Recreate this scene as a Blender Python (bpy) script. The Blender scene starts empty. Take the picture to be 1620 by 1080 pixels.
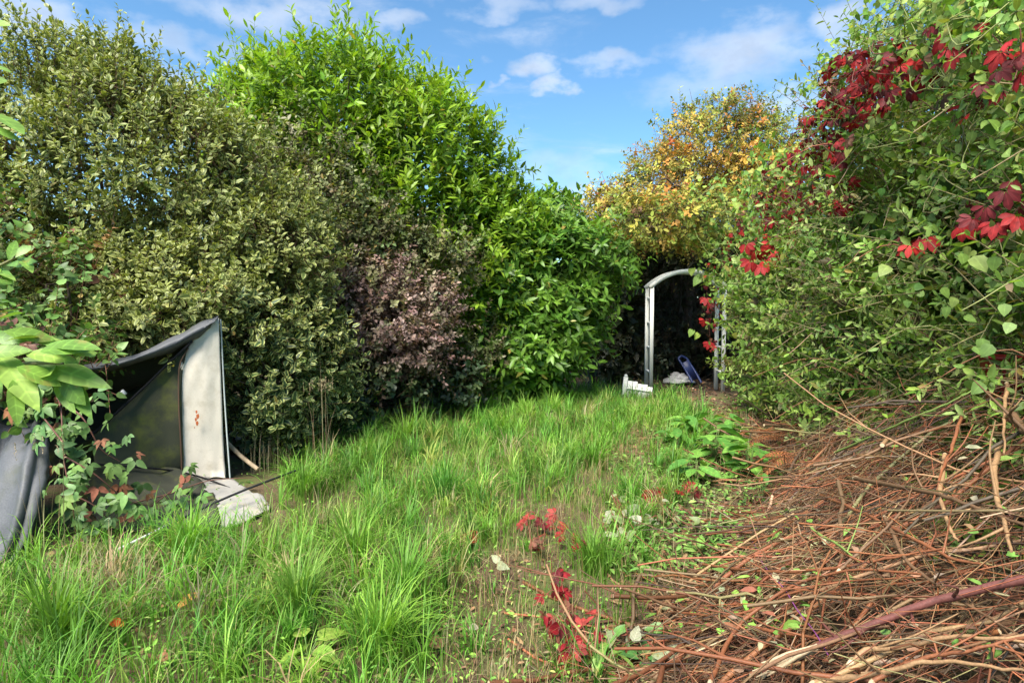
import bpy, math
import numpy as np
from mathutils import Vector

# ------------------------------------------------------------------ camera, world, sun, exposure
scene = bpy.context.scene
C = scene.collection
CAM_Z, FPX, PITCH = 1.6, 1000.0, math.radians(3.43)
cam_d = bpy.data.cameras.new('camera')
cam = bpy.data.objects.new('camera', cam_d); C.objects.link(cam)
cam.location = (0, 0, CAM_Z)
cam.rotation_euler = (math.pi / 2 - PITCH, 0, 0)
cam_d.sensor_width = 36.0
cam_d.lens = 36.0 * FPX / 1620.0
cam_d.clip_start = 0.05; cam_d.clip_end = 500
scene.camera = cam

SUN_EL, SUN_AZ = math.radians(56), math.radians(212)   # azimuth clockwise from +Y (behind the camera)
SUN_STRENGTH, SKY_STRENGTH, EXPOSURE = 4.7, 0.074, 1.3
sd = bpy.data.lights.new('sun', 'SUN'); sun = bpy.data.objects.new('sun', sd); C.objects.link(sun)
sd.energy = SUN_STRENGTH; sd.angle = math.radians(32); sd.color = (1.0, 0.94, 0.84)
sv = Vector((math.sin(SUN_AZ) * math.cos(SUN_EL), math.cos(SUN_AZ) * math.cos(SUN_EL), math.sin(SUN_EL)))
sun.rotation_euler = sv.to_track_quat('Z', 'Y').to_euler()

world = bpy.data.worlds.new('World'); scene.world = world; world.use_nodes = True
wn, wl = world.node_tree.nodes, world.node_tree.links
wn.clear()
def wmath(op, a, b=None, c=None, clamp=False):
    n = wn.new('ShaderNodeMath'); n.operation = op; n.use_clamp = clamp
    for i, v in enumerate((a, b, c)):
        if v is None: continue
        if isinstance(v, (int, float)): n.inputs[i].default_value = v
        else: wl.new(v, n.inputs[i])
    return n.outputs[0]
sky = wn.new('ShaderNodeTexSky'); sky.sky_type = 'NISHITA'; sky.sun_disc = False
sky.sun_elevation = SUN_EL; sky.sun_rotation = SUN_AZ
sky.air_density = 1.0; sky.dust_density = 0.25; sky.ozone_density = 2.6
tc = wn.new('ShaderNodeTexCoord')
sep = wn.new('ShaderNodeSeparateXYZ'); wl.new(tc.outputs['Generated'], sep.inputs[0])
az = wmath('ARCTAN2', sep.outputs[0], sep.outputs[1])
el = wmath('ARCSINE', sep.outputs[2])
# thin cloud sheet over the whole sky, drawn out along the horizon
comb = wn.new('ShaderNodeCombineXYZ')
wl.new(wmath('MULTIPLY', az, 2.2), comb.inputs[0]); wl.new(wmath('MULTIPLY', el, 8.0), comb.inputs[1])
no1 = wn.new('ShaderNodeTexNoise'); no1.inputs['Scale'].default_value = 1.5; no1.inputs['Detail'].default_value = 9
no1.inputs['Roughness'].default_value = 0.6; no1.inputs['Distortion'].default_value = 0.4
wl.new(comb.outputs[0], no1.inputs['Vector'])
comb2 = wn.new('ShaderNodeCombineXYZ')
wl.new(wmath('MULTIPLY', az, 9.0), comb2.inputs[0]); wl.new(wmath('MULTIPLY', el, 16.0), comb2.inputs[1])
no2 = wn.new('ShaderNodeTexNoise'); no2.inputs['Scale'].default_value = 1.0; no2.inputs['Detail'].default_value = 8
no2.inputs['Roughness'].default_value = 0.62
wl.new(comb2.outputs[0], no2.inputs['Vector'])
def ramp(v, a, b):
    n = wn.new('ShaderNodeMapRange'); n.interpolation_type = 'SMOOTHSTEP'
    n.inputs['From Min'].default_value = a; n.inputs['From Max'].default_value = b
    wl.new(v, n.inputs['Value']); return n.outputs[0]
mask = wmath('MULTIPLY', ramp(no1.outputs['Fac'], 0.5, 0.8), 0.7)
shade = None
# separate clouds: (azimuth, elevation, half width, half height, strength) in radians
CLOUDS = []
for (cx, cyy, rx, ry, st_) in ((1180, 85, 130, 48, .9), (1120, 130, 110, 36, .6), (960, 98, 85, 16, .7), (845, 112, 55, 20, .95), (880, 132, 28, 14, .95), (770, 130, 16, 8, .6), (430, 22, 190, 34, .85),
                               (60, 30, 120, 45, .85), (620, 30, 45, 16, .75), (790, 12, 80, 18, .65), (940, 8, 80, 16, .65), (1345, 28, 60, 30, .9), (1330, 62, 50, 30, .75), (900, 268, 150, 22, .4),
                               (900, 312, 180, 30, .6), (250, 70, 120, 24, .6), (700, -60, 260, 40, .8), (1250, -80, 240, 50, .8)):
    a_, b_ = (cx - 810) / FPX, (540 - cyy) / FPX
    v_ = Vector((a_, math.cos(PITCH) + b_ * math.sin(PITCH), -math.sin(PITCH) + b_ * math.cos(PITCH))); v_.normalize()
    CLOUDS.append((math.atan2(v_.x, v_.y), math.asin(v_.z), rx / FPX * v_.y, ry / FPX * v_.y, st_))
wp = wn.new('ShaderNodeSeparateColor'); no3 = wn.new('ShaderNodeTexNoise'); no3.inputs['Scale'].default_value = 1.6; no3.inputs['Detail'].default_value = 5
wl.new(comb2.outputs[0], no3.inputs['Vector']); wl.new(no3.outputs['Color'], wp.inputs[0])
az = wmath('ADD', az, wmath('MULTIPLY', wmath('SUBTRACT', wp.outputs[0], .5), .16)); el = wmath('ADD', el, wmath('MULTIPLY', wmath('SUBTRACT', wp.outputs[1], .5), .085))
for (a0, e0, ra, re, s) in CLOUDS:
    dx = wmath('DIVIDE', wmath('SUBTRACT', az, a0), ra); dy = wmath('DIVIDE', wmath('SUBTRACT', el, e0), re)
    d = wmath('ADD', wmath('MULTIPLY', dx, dx), wmath('MULTIPLY', dy, dy))
    d = wmath('ADD', d, wmath('MULTIPLY', wmath('SUBTRACT', no2.outputs['Fac'], 0.5), 4.2))
    m = wmath('MULTIPLY', ramp(d, 1.5, -1.1), s)
    mask = wmath('MAXIMUM', mask, m)
gain = wn.new('ShaderNodeMix'); gain.data_type = 'RGBA'; gain.blend_type = 'MULTIPLY'; gain.inputs[0].default_value = 1.0
wl.new(sky.outputs[0], gain.inputs[6]); gain.inputs[7].default_value = (.82, 1.15, 1.25, 1)
ccol = wn.new('ShaderNodeMix'); ccol.data_type = 'RGBA'
wl.new(ramp(no2.outputs['Fac'], 0.36, 0.62), ccol.inputs[0])
ccol.inputs[6].default_value = (3.6, 4.2, 5.2, 1); ccol.inputs[7].default_value = (6.6, 6.7, 6.9, 1)
mixc = wn.new('ShaderNodeMix'); mixc.data_type = 'RGBA'
wl.new(mask, mixc.inputs[0]); wl.new(gain.outputs[2], mixc.inputs[6]); wl.new(ccol.outputs[2], mixc.inputs[7])
bg = wn.new('ShaderNodeBackground'); bg.inputs['Strength'].default_value = SKY_STRENGTH
wl.new(mixc.outputs[2], bg.inputs['Color'])
wo = wn.new('ShaderNodeOutputWorld'); wl.new(bg.outputs[0], wo.inputs['Surface'])

vs = scene.view_settings
vs.view_transform = 'Standard'; vs.look = 'None'; vs.exposure = EXPOSURE; vs.gamma = 1.0; vs.use_curve_mapping = False
cy = scene.cycles
cy.max_bounces = 6; cy.diffuse_bounces = 3; cy.glossy_bounces = 2; cy.transmission_bounces = 4; cy.transparent_max_bounces = 4
cy.use_adaptive_sampling = True; cy.adaptive_threshold = 0.02
cy.use_denoising = True; cy.denoiser = 'OPENIMAGEDENOISE'
cy.caustics_reflective = False; cy.caustics_refractive = False
scene.render.film_transparent = False

# ------------------------------------------------------------------ helpers
rng = np.random.default_rng(7)
A = np.asarray
def nrm(v):
    v = A(v, float); return v / np.maximum(np.linalg.norm(v, axis=-1, keepdims=True), 1e-9)
def ray(px, py):
    a, b = (px - 810) / FPX, (540 - py) / FPX
    return np.array([a, math.cos(PITCH) + b * math.sin(PITCH), -math.sin(PITCH) + b * math.cos(PITCH)])
def P(px, py, Y):
    d = ray(px, py); k = Y / d[1]
    return np.array([d[0] * k, Y, CAM_Z + d[2] * k])
def smooth(x, a, b):
    t = np.clip((A(x, float) - a) / (b - a), 0, 1); return t * t * (3 - 2 * t)
def wob(p, f, seed=0):
    """cheap smooth 3-D noise, about -1..1"""
    r = np.random.default_rng(1000 + seed); p = A(p, float); s = 0
    for k in range(5):
        w = r.normal(size=3) * f * (1 + .5 * k); s = s + np.sin(p @ w + r.uniform(0, 6.28)) / (1 + .35 * k)
    return s / 2.6
def xfront(y): return 2.0 + 0.16 * A(y, float)        # face of the overgrown hedge
def mound(x, y):
    """height of the heap of cut branches above the ground"""
    x, y = A(x, float), A(y, float)
    u = xfront(y) - x
    W = np.interp(y, [1.5, 2.6, 4, 5, 6, 7, 9], [2.2, 1.95, 1.15, .7, .4, .25, .1])
    H = np.interp(y, [0, 3, 5, 6, 7, 9, 10], [1.2, 1.2, .9, .5, .3, .1, 0])
    t = np.clip(1 - u / W, 0, 1)
    return H * (1 - (1 - t) ** 1.25) * (.55 + .45 * t)
def gz(x, y):
    x, y = A(x, float), A(y, float)
    z = .035 * np.sin(x * 1.7 + .6) * np.sin(y * 1.3 + 1.1) + .02 * np.sin(x * 4.1 + y * 3.3)
    return z + .2 * mound(x, y)
def Gv(px, py, off=0.0, pile=False):
    """where the rays through picture points meet the ground (or the heap)"""
    px, py = np.atleast_1d(A(px, float)), np.atleast_1d(A(py, float)); off = np.broadcast_to(A(off, float), px.shape)
    d = np.stack([ray(a, b) for a, b in zip(px, py)]); o = np.array([0, 0, CAM_Z]); t = np.full(len(px), 1.0); live = np.ones(len(px), bool)
    for _ in range(1300):
        q = o + d[live] * t[live][:, None]
        h = gz(q[:, 0], q[:, 1]) + (0.8 * mound(q[:, 0], q[:, 1]) if pile else 0) + off[live]
        gap_ = q[:, 2] - h; idx = np.where(live)[0]
        t[idx] += np.where(gap_ > 0, np.clip(gap_ * .5, .004, .25), 0); live[idx[(gap_ <= 0) | (t[idx] > 40)]] = False
        if not live.any(): break
    return o + d * t[:, None]
def G(px, py, off=0.0, pile=False): return Gv(px, py, off, pile)[0]

class MB:
    """collects triangles and quads with a colour and an edge value per vertex"""
    def __init__(s): s.v, s.c, s.e, s.t, s.q, s.n, s.smooth = [], [], [], [], [], 0, False
    def add(s, v, col, tris=None, quads=None, edge=None):
        v = A(v, float).reshape(-1, 3); n = len(v)
        col = A(col, float)
        if col.ndim == 1: col = np.tile(col, (n, 1))
        s.v.append(v); s.c.append(col.reshape(-1, 3)); s.e.append(np.zeros(n) if edge is None else A(edge, float).reshape(-1))
        if tris is not None and len(tris): s.t.append(A(tris).reshape(-1, 3) + s.n)
        if quads is not None and len(quads): s.q.append(A(quads).reshape(-1, 4) + s.n)
        s.n += n
    def mesh(s, name, mat):
        v = np.concatenate(s.v); c = np.concatenate(s.c); e = np.concatenate(s.e)
        t = np.concatenate(s.t) if s.t else np.zeros((0, 3), int); q = np.concatenate(s.q) if s.q else np.zeros((0, 4), int)
        me = bpy.data.meshes.new(name)
        me.vertices.add(len(v)); me.vertices.foreach_set('co', v.astype(np.float32).ravel())
        li = np.concatenate([t.ravel(), q.ravel()]).astype(np.int32)
        me.loops.add(len(li)); me.loops.foreach_set('vertex_index', li)
        ls = np.concatenate([np.arange(len(t)) * 3, len(t) * 3 + np.arange(len(q)) * 4]).astype(np.int32)
        me.polygons.add(len(ls)); me.polygons.foreach_set('loop_start', ls)
        me.update(calc_edges=True)
        ca = me.attributes.new('Col', 'FLOAT_COLOR', 'POINT')
        ca.data.foreach_set('color', np.concatenate([np.clip(c, 0, 1), np.ones((len(c), 1))], 1).astype(np.float32).ravel())
        ea = me.attributes.new('edge', 'FLOAT', 'POINT'); ea.data.foreach_set('value', e.astype(np.float32))
        if s.smooth: me.polygons.foreach_set('use_smooth', np.ones(len(ls), bool))
        me.materials.append(mat); me.validate(); return me
    def build(s, name, mat, parent=None):
        if not s.v: return None
        o = bpy.data.objects.new(name, s.mesh(name, mat)); C.objects.link(o)
        if parent is not None:
            o.parent = parent; o.matrix_parent_inverse = parent.matrix_basis.inverted()
        return o
def tag(o, label=None, cat=None, group=None, kind=None):
    if label: o['label'] = label
    if cat: o['category'] = cat
    if group: o['group'] = group
    if kind: o['kind'] = kind
    return o
def thing(name, loc, label, cat, group=None):
    o = bpy.data.objects.new(name, None); C.objects.link(o); o.location = [float(k) for k in loc]
    o.empty_display_size = .1
    return tag(o, label, cat, group)

# ------------------------------------------------------------------ materials
def base_mat(name):
    m = bpy.data.materials.new(name); m.use_nodes = True
    n, l = m.node_tree.nodes, m.node_tree.links
    return m, n, l, n['Principled BSDF'], n['Material Output']
def attr(n, name):
    a = n.new('ShaderNodeAttribute'); a.attribute_name = name; return a
def leaf_mat(name, rough=.5, spec=.4, trans=.3, margin=None, noise=.25, warm=(1.15, 1.2, .55), rib=0.0, veins=None):
    m, n, l, b, out = base_mat(name)
    col = attr(n, 'Col').outputs['Color']
    geo = n.new('ShaderNodeNewGeometry')
    if margin:
        e = attr(n, 'edge').outputs['Fac']
        tn = n.new('ShaderNodeTexNoise'); tn.inputs['Scale'].default_value = 60; l.new(geo.outputs['Position'], tn.inputs['Vector'])
        ad = n.new('ShaderNodeMath'); ad.operation = 'MULTIPLY_ADD'; l.new(tn.outputs['Fac'], ad.inputs[0]); ad.inputs[1].default_value = .5; l.new(e, ad.inputs[2])
        mr = n.new('ShaderNodeMapRange'); mr.inputs['From Min'].default_value = .82; mr.inputs['From Max'].default_value = .98; l.new(ad.outputs[0], mr.inputs['Value'])
        mx = n.new('ShaderNodeMix'); mx.data_type = 'RGBA'; l.new(mr.outputs[0], mx.inputs[0]); l.new(col, mx.inputs[6]); mx.inputs[7].default_value = (*margin, 1)
        col = mx.outputs[2]
    tn2 = n.new('ShaderNodeTexNoise'); tn2.inputs['Scale'].default_value = 35; tn2.inputs['Detail'].default_value = 3; l.new(geo.outputs['Position'], tn2.inputs['Vector'])
    mr2 = n.new('ShaderNodeMapRange'); mr2.inputs['From Min'].default_value = .25; mr2.inputs['From Max'].default_value = .75
    mr2.inputs['To Min'].default_value = 1 - noise; mr2.inputs['To Max'].default_value = 1 + noise; l.new(tn2.outputs['Fac'], mr2.inputs['Value'])
    vm = n.new('ShaderNodeVectorMath'); vm.operation = 'SCALE'; l.new(col, vm.inputs[0]); l.new(mr2.outputs[0], vm.inputs['Scale'])
    col = vm.outputs[0]
    if veins:       # side veins and brown blotches on leaves that are objects of their own (x runs along the leaf)
        to = n.new('ShaderNodeTexCoord'); sx = n.new('ShaderNodeSeparateXYZ'); l.new(to.outputs['Object'], sx.inputs[0])
        def mth(op, a, b_):
            k = n.new('ShaderNodeMath'); k.operation = op
            for i_, v_ in enumerate((a, b_)):
                if isinstance(v_, (int, float)): k.inputs[i_].default_value = v_
                else: l.new(v_, k.inputs[i_])
            return k.outputs[0]
        w_ = mth('PINGPONG', mth('MULTIPLY', mth('SUBTRACT', sx.outputs[0], mth('MULTIPLY', mth('ABSOLUTE', sx.outputs[1], 0.), .75)), 11.), 1.0)
        vr_ = n.new('ShaderNodeMapRange'); vr_.inputs['From Min'].default_value = 0; vr_.inputs['From Max'].default_value = .28; vr_.inputs['To Min'].default_value = 1.28; vr_.inputs['To Max'].default_value = .95; l.new(w_, vr_.inputs['Value'])
        vv = n.new('ShaderNodeVectorMath'); vv.operation = 'SCALE'; l.new(col, vv.inputs[0]); l.new(vr_.outputs[0], vv.inputs['Scale'])
        tb = n.new('ShaderNodeTexNoise'); tb.inputs['Scale'].default_value = 22; tb.inputs['Detail'].default_value = 4; l.new(geo.outputs['Position'], tb.inputs['Vector'])
        rb = n.new('ShaderNodeMapRange'); rb.inputs['From Min'].default_value = .60; rb.inputs['From Max'].default_value = .72; l.new(tb.outputs['Fac'], rb.inputs['Value'])
        mb_ = n.new('ShaderNodeMix'); mb_.data_type = 'RGBA'; l.new(rb.outputs[0], mb_.inputs[0]); l.new(vv.outputs[0], mb_.inputs[6]); mb_.inputs[7].default_value = (*veins, 1); col = mb_.outputs[2]
    if rib:
        er = n.new('ShaderNodeMapRange'); er.inputs['From Min'].default_value = 0.0; er.inputs['From Max'].default_value = .16; er.inputs['To Min'].default_value = 1 + rib; er.inputs['To Max'].default_value = 1.0
        l.new(attr(n, 'edge').outputs['Fac'], er.inputs['Value'])
        vr = n.new('ShaderNodeVectorMath'); vr.operation = 'SCALE'; l.new(col, vr.inputs[0]); l.new(er.outputs[0], vr.inputs['Scale']); col = vr.outputs[0]
    l.new(col, b.inputs['Base Color']); b.inputs['Roughness'].default_value = rough; b.inputs['Specular IOR Level'].default_value = spec
    if trans > 0:
        tv = n.new('ShaderNodeVectorMath'); tv.operation = 'MULTIPLY'; l.new(col, tv.inputs[0]); tv.inputs[1].default_value = warm
        tr = n.new('ShaderNodeBsdfTranslucent'); l.new(tv.outputs[0], tr.inputs['Color'])
        ms = n.new('ShaderNodeMixShader'); ms.inputs[0].default_value = trans
        l.new(b.outputs[0], ms.inputs[1]); l.new(tr.outputs[0], ms.inputs[2]); l.new(ms.outputs[0], out.inputs['Surface'])
    return m
def rough_mat(name, scale=40, amount=.35, rough=.85, bump=.4, spec=.25, stretch=(1, 1, 1), dirt=None, dirt_scale=6, dirt_lo=.5, dirt_hi=.7):
    """vertex-coloured material with noise, fine relief and optional dirt"""
    m, n, l, b, out = base_mat(name)
    col = attr(n, 'Col').outputs['Color']
    tcn = n.new('ShaderNodeTexCoord'); mp = n.new('ShaderNodeMapping'); mp.inputs['Scale'].default_value = stretch
    l.new(tcn.outputs['Object'], mp.inputs['Vector'])
    tn = n.new('ShaderNodeTexNoise'); tn.inputs['Scale'].default_value = scale; tn.inputs['Detail'].default_value = 6; l.new(mp.outputs[0], tn.inputs['Vector'])
    mr = n.new('ShaderNodeMapRange'); mr.inputs['From Min'].default_value = .25; mr.inputs['From Max'].default_value = .75
    mr.inputs['To Min'].default_value = 1 - amount; mr.inputs['To Max'].default_value = 1 + amount; l.new(tn.outputs['Fac'], mr.inputs['Value'])
    vm = n.new('ShaderNodeVectorMath'); vm.operation = 'SCALE'; l.new(col, vm.inputs[0]); l.new(mr.outputs[0], vm.inputs['Scale'])
    col = vm.outputs[0]
    if dirt:
        td = n.new('ShaderNodeTexNoise'); td.inputs['Scale'].default_value = dirt_scale; td.inputs['Detail'].default_value = 7; td.inputs['Roughness'].default_value = .65
        l.new(tcn.outputs['Object'], td.inputs['Vector'])
        rd = n.new('ShaderNodeMapRange'); rd.inputs['From Min'].default_value = dirt_lo; rd.inputs['From Max'].default_value = dirt_hi; l.new(td.outputs['Fac'], rd.inputs['Value'])
        mx = n.new('ShaderNodeMix'); mx.data_type = 'RGBA'; l.new(rd.outputs[0], mx.inputs[0]); l.new(col, mx.inputs[6]); mx.inputs[7].default_value = (*dirt, 1)
        col = mx.outputs[2]
    l.new(col, b.inputs['Base Color']); b.inputs['Roughness'].default_value = rough; b.inputs['Specular IOR Level'].default_value = spec
    if bump:
        bp = n.new('ShaderNodeBump'); bp.inputs['Strength'].default_value = bump; bp.inputs['Distance'].default_value = .01
        l.new(tn.outputs['Fac'], bp.inputs['Height']); l.new(bp.outputs[0], b.inputs['Normal'])
    return m
M = dict(
    variegated=leaf_mat('variegated leaf', .5, .35, .25, margin=(.37, .40, .13)),
    laurel=leaf_mat('laurel leaf', .42, .35, .36, rib=.35),
    small=leaf_mat('small matt leaf', .5, .4, .25),
    soft=leaf_mat('soft thin leaf', .5, .35, .38, rib=.3),
    veined=leaf_mat('veined broad leaf', .42, .35, .32, rib=.3, veins=(.26, .24, .06)),
    autumn=leaf_mat('autumn leaf', .6, .25, .35, warm=(1.05, 1.05, .7)),
    red=leaf_mat('red creeper leaf', .6, .2, .25, warm=(1.2, .6, .5), rib=.5, noise=.4),
    grass=leaf_mat('grass blade', .5, .3, .38, noise=.15, warm=(1.1, 1.2, .5)),
    straw=leaf_mat('dry straw', .7, .2, .2, noise=.2, warm=(1, .95, .8)),
    bark=rough_mat('bark', 30, .45, .9, .6, stretch=(1, 1, .3)),
    stem=rough_mat('cut stem bark', 130, .3, .6, .12, spec=.35),
    litter=leaf_mat('dead leaf', .8, .2, .12, noise=.35, warm=(1, .9, .8)),
    canvas=rough_mat('green canvas', 300, .18, .9, .25, dirt=(.13, .14, .03), dirt_scale=4.5, dirt_lo=.52, dirt_hi=.75),
    cream=rough_mat('cream canvas', 220, .12, .92, .3, dirt=(.42, .36, .26), dirt_scale=9, dirt_lo=.5, dirt_hi=.85),
    flysheet=rough_mat('grey flysheet', 90, .2, .6, .15, spec=.4, dirt=(.06, .065, .05), dirt_scale=7, dirt_lo=.5, dirt_hi=.75),
    rope=rough_mat('cord', 200, .2, .8, .2),
    paint=rough_mat('old white paint', 25, .07, .55, .12, stretch=(1, 1, .25), dirt=(.45, .44, .36), dirt_scale=8, dirt_lo=.58, dirt_hi=.85),
    plastic=rough_mat('plastic', 20, .12, .45, .08, spec=.5, dirt=(.05, .04, .03), dirt_scale=14, dirt_lo=.58, dirt_hi=.75),
)

# ------------------------------------------------------------------ shape builders
# leaf templates: u along, v across (half width 1 = full width / 2), quads; edge value 0 at midrib, 1 at margin
def tpl(rows, tip=True):
    """rows of (u, half-width); midrib column plus both margins"""
    v = [(0, 0, 0)]; e = [.35]; t, q = [], []
    for (u, w) in rows: v += [(u, -w, 0), (u, 0, 0), (u, w, 0)]; e += [1, 0, 1]
    v.append((1, 0, 0)); e.append(.75)
    t += [(0, 2, 1), (0, 3, 2)]
    k = 1
    for i in range(len(rows) - 1):
        a, b = 1 + 3 * i, 4 + 3 * i
        q += [(a, a + 1, b + 1, b), (a + 1, a + 2, b + 2, b + 1)]
    a = 1 + 3 * (len(rows) - 1); T = len(v) - 1
    t += [(a, a + 1, T), (a + 1, a + 2, T)]
    return A(v, float), A(t), A(q).reshape(-1, 4), A(e, float)
TPL = dict(
    oval=tpl([(.28, .42), (.65, .44)]),
    lance=tpl([(.3, .46), (.66, .42)]),
    laurel=tpl([(.22, .36), (.5, .5), (.78, .36)]),
    ovate=tpl([(.14, .44), (.4, .5), (.72, .3)]),
    big=tpl([(.1, .22), (.28, .42), (.48, .5), (.68, .44), (.86, .24)]),
    obovate=tpl([(.2, .2), (.5, .44), (.75, .42)]),
)
_h = tpl([(-.1, .36), (.12, .52), (.42, .45), (.75, .2)]); TPL['heart'] = _h
TPL['hex'] = (A([(0, 0, 0), (.3, -.45, 0), (.68, -.4, 0), (1, 0, 0), (.68, .4, 0), (.3, .45, 0)], float),
              A([], int).reshape(0, 3), A([(0, 3, 2, 1), (0, 5, 4, 3)]), A([.1, 1, 1, .5, 1, 1], float))
TPL['dia'] = (A([(0, 0, 0), (.45, -.5, 0), (1, 0, 0), (.45, .5, 0)], float), A([(0, 2, 1), (0, 3, 2)]), A([], int).reshape(0, 4), A([.1, 1, .5, 1], float))

def add_leaves(mb, pos, d, n, L, W, col, t='hex', fold=.25, curl=.12):
    pos = A(pos, float).reshape(-1, 3); N = len(pos)
    if N == 0: return
    d = nrm(d).reshape(-1, 3); n = A(n, float).reshape(-1, 3)
    n = nrm(n - (n * d).sum(1, keepdims=True) * d); s = np.cross(n, d)
    L = np.broadcast_to(A(L, float), N); W = np.broadcast_to(A(W, float), N); curl = np.broadcast_to(A(curl, float), N)
    tv, tt, tq, te = TPL[t]; K = len(tv)
    u, v = tv[:, 0], tv[:, 1]
    h = W[:, None] * fold * np.abs(v)[None] - curl[:, None] * L[:, None] * (u * u)[None]
    V = pos[:, None] + d[:, None] * (L[:, None] * u[None])[..., None] + s[:, None] * (W[:, None] * v[None])[..., None] + n[:, None] * h[..., None]
    off = (np.arange(N) * K)[:, None, None]
    col = np.broadcast_to(A(col, float), (N, 3))
    mb.add(V, np.repeat(col, K, 0), (tt[None] + off) if len(tt) else None, (tq[None] + off) if len(tq) else None, np.tile(te, N))

def tube(mb, pts, rad, col, sides=6, cap=None, endcol=None):
    pts = A(pts, float); n = len(pts); rad = np.broadcast_to(A(rad, float), n)
    tan = nrm(np.gradient(pts, axis=0)); ref = A([0, 0, 1.0]) if abs(tan[:, 2]).mean() < .8 else A([1.0, 0, 0])
    a = nrm(np.cross(tan, ref)); b = np.cross(tan, a)
    th = np.arange(sides) / sides * 2 * math.pi
    V = pts[:, None] + rad[:, None, None] * (a[:, None] * np.cos(th)[None, :, None] + b[:, None] * np.sin(th)[None, :, None])
    q = []
    for i in range(n - 1):
        for j in range(sides):
            k = (j + 1) % sides; q.append((i * sides + j, i * sides + k, (i + 1) * sides + k, (i + 1) * sides + j))
    c = np.broadcast_to(A(col, float), (n, 3)) if A(col).ndim == 1 else A(col, float)
    mb.add(V, np.repeat(c, sides, 0), None, q)
    for idx, sg in ((0, 1), (n - 1, -1)):
        ring = V[idx]; cc = endcol if endcol is not None else c[idx]
        vv = np.concatenate([ring, pts[idx][None]]); tt = [(j, (j + 1) % sides, sides)[::sg] for j in range(sides)]
        mb.add(vv, cc, tt)
def prisms(mb, p0, p1, r0, r1, col, mid=None):
    """many thin three-sided twigs at once"""
    p0, p1 = A(p0, float), A(p1, float); N = len(p0)
    if N == 0: return
    t = nrm(p1 - p0); ref = np.where(np.abs(t[:, 2:3]) < .8, A([[0, 0, 1.0]]), A([[1.0, 0, 0]]))
    a = nrm(np.cross(t, ref)); b = np.cross(t, a); rings = []
    P_ = [p0, p1] if mid is None else [p0, mid, p1]
    R_ = [r0, r1] if mid is None else [r0, (A(r0) + A(r1)) / 2, r1]
    for p, r in zip(P_, R_):
        r = np.broadcast_to(A(r, float), N)[:, None]
        rings.append(np.stack([p + r * (a * math.cos(w) + b * math.sin(w)) for w in (0, 2.094, 4.189)], 1))
    V = np.concatenate(rings, 1); K = V.shape[1]; off = (np.arange(N) * K)[:, None, None]
    q = [(i * 3 + j, i * 3 + (j + 1) % 3, i * 3 + 3 + (j + 1) % 3, i * 3 + 3 + j) for i in range(len(P_) - 1) for j in range(3)]
    mb.add(V, np.repeat(np.broadcast_to(A(col, float), (N, 3)), K, 0), None, A(q)[None] + off)
def tubes3(mb, paths, rad, col):
    """many three-sided twigs of the same number of points"""
    paths = A(paths, float); N, n, _ = paths.shape; rad = A(rad, float)
    t = nrm(np.gradient(paths, axis=1)); ref = A([.3, .2, 1.0]); a = nrm(np.cross(t, ref)); b = np.cross(t, a)
    w = (rad[:, None] * np.linspace(1, .45, n)[None])[..., None]
    V = np.stack([paths + w * (a * math.cos(x) + b * math.sin(x)) for x in (0, 2.094, 4.189)], 2).reshape(N, -1, 3); K = n * 3
    q = A([(i * 3 + j, i * 3 + (j + 1) % 3, i * 3 + 3 + (j + 1) % 3, i * 3 + 3 + j) for i in range(n - 1) for j in range(3)])
    mb.add(V, np.repeat(A(col, float), K, 0), None, q[None] + (np.arange(N) * K)[:, None, None])
def curve(pts, n=24):
    """Catmull-Rom through the points"""
    p = A(pts, float); p = np.concatenate([[2 * p[0] - p[1]], p, [2 * p[-1] - p[-2]]]); out = []
    m = len(p) - 3
    for s in np.linspace(0, m - 1e-6, n):
        i = int(s); t = s - i; a, b, c, d = p[i:i + 4]
        out.append(.5 * ((2 * b) + (-a + c) * t + (2 * a - 5 * b + 4 * c - d) * t * t + (-a + 3 * b - 3 * c + d) * t ** 3))
    return A(out)
def pick(N, pal, r, jit=.18):
    cols = A([p[:3] for p in pal], float); w = A([p[3] for p in pal], float)
    c = cols[r.choice(len(cols), N, p=w / w.sum())]
    return c * (1 + jit * r.normal(size=(N, 1))).clip(.45, 1.7) * (1 + .06 * r.normal(size=(N, 3)))
def lobe(px, py, Y, rx, rz, ry):
    c = P(px, py, Y); return (c[0], c[1], c[2], rx * Y / FPX, ry, rz * Y / FPX)
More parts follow.
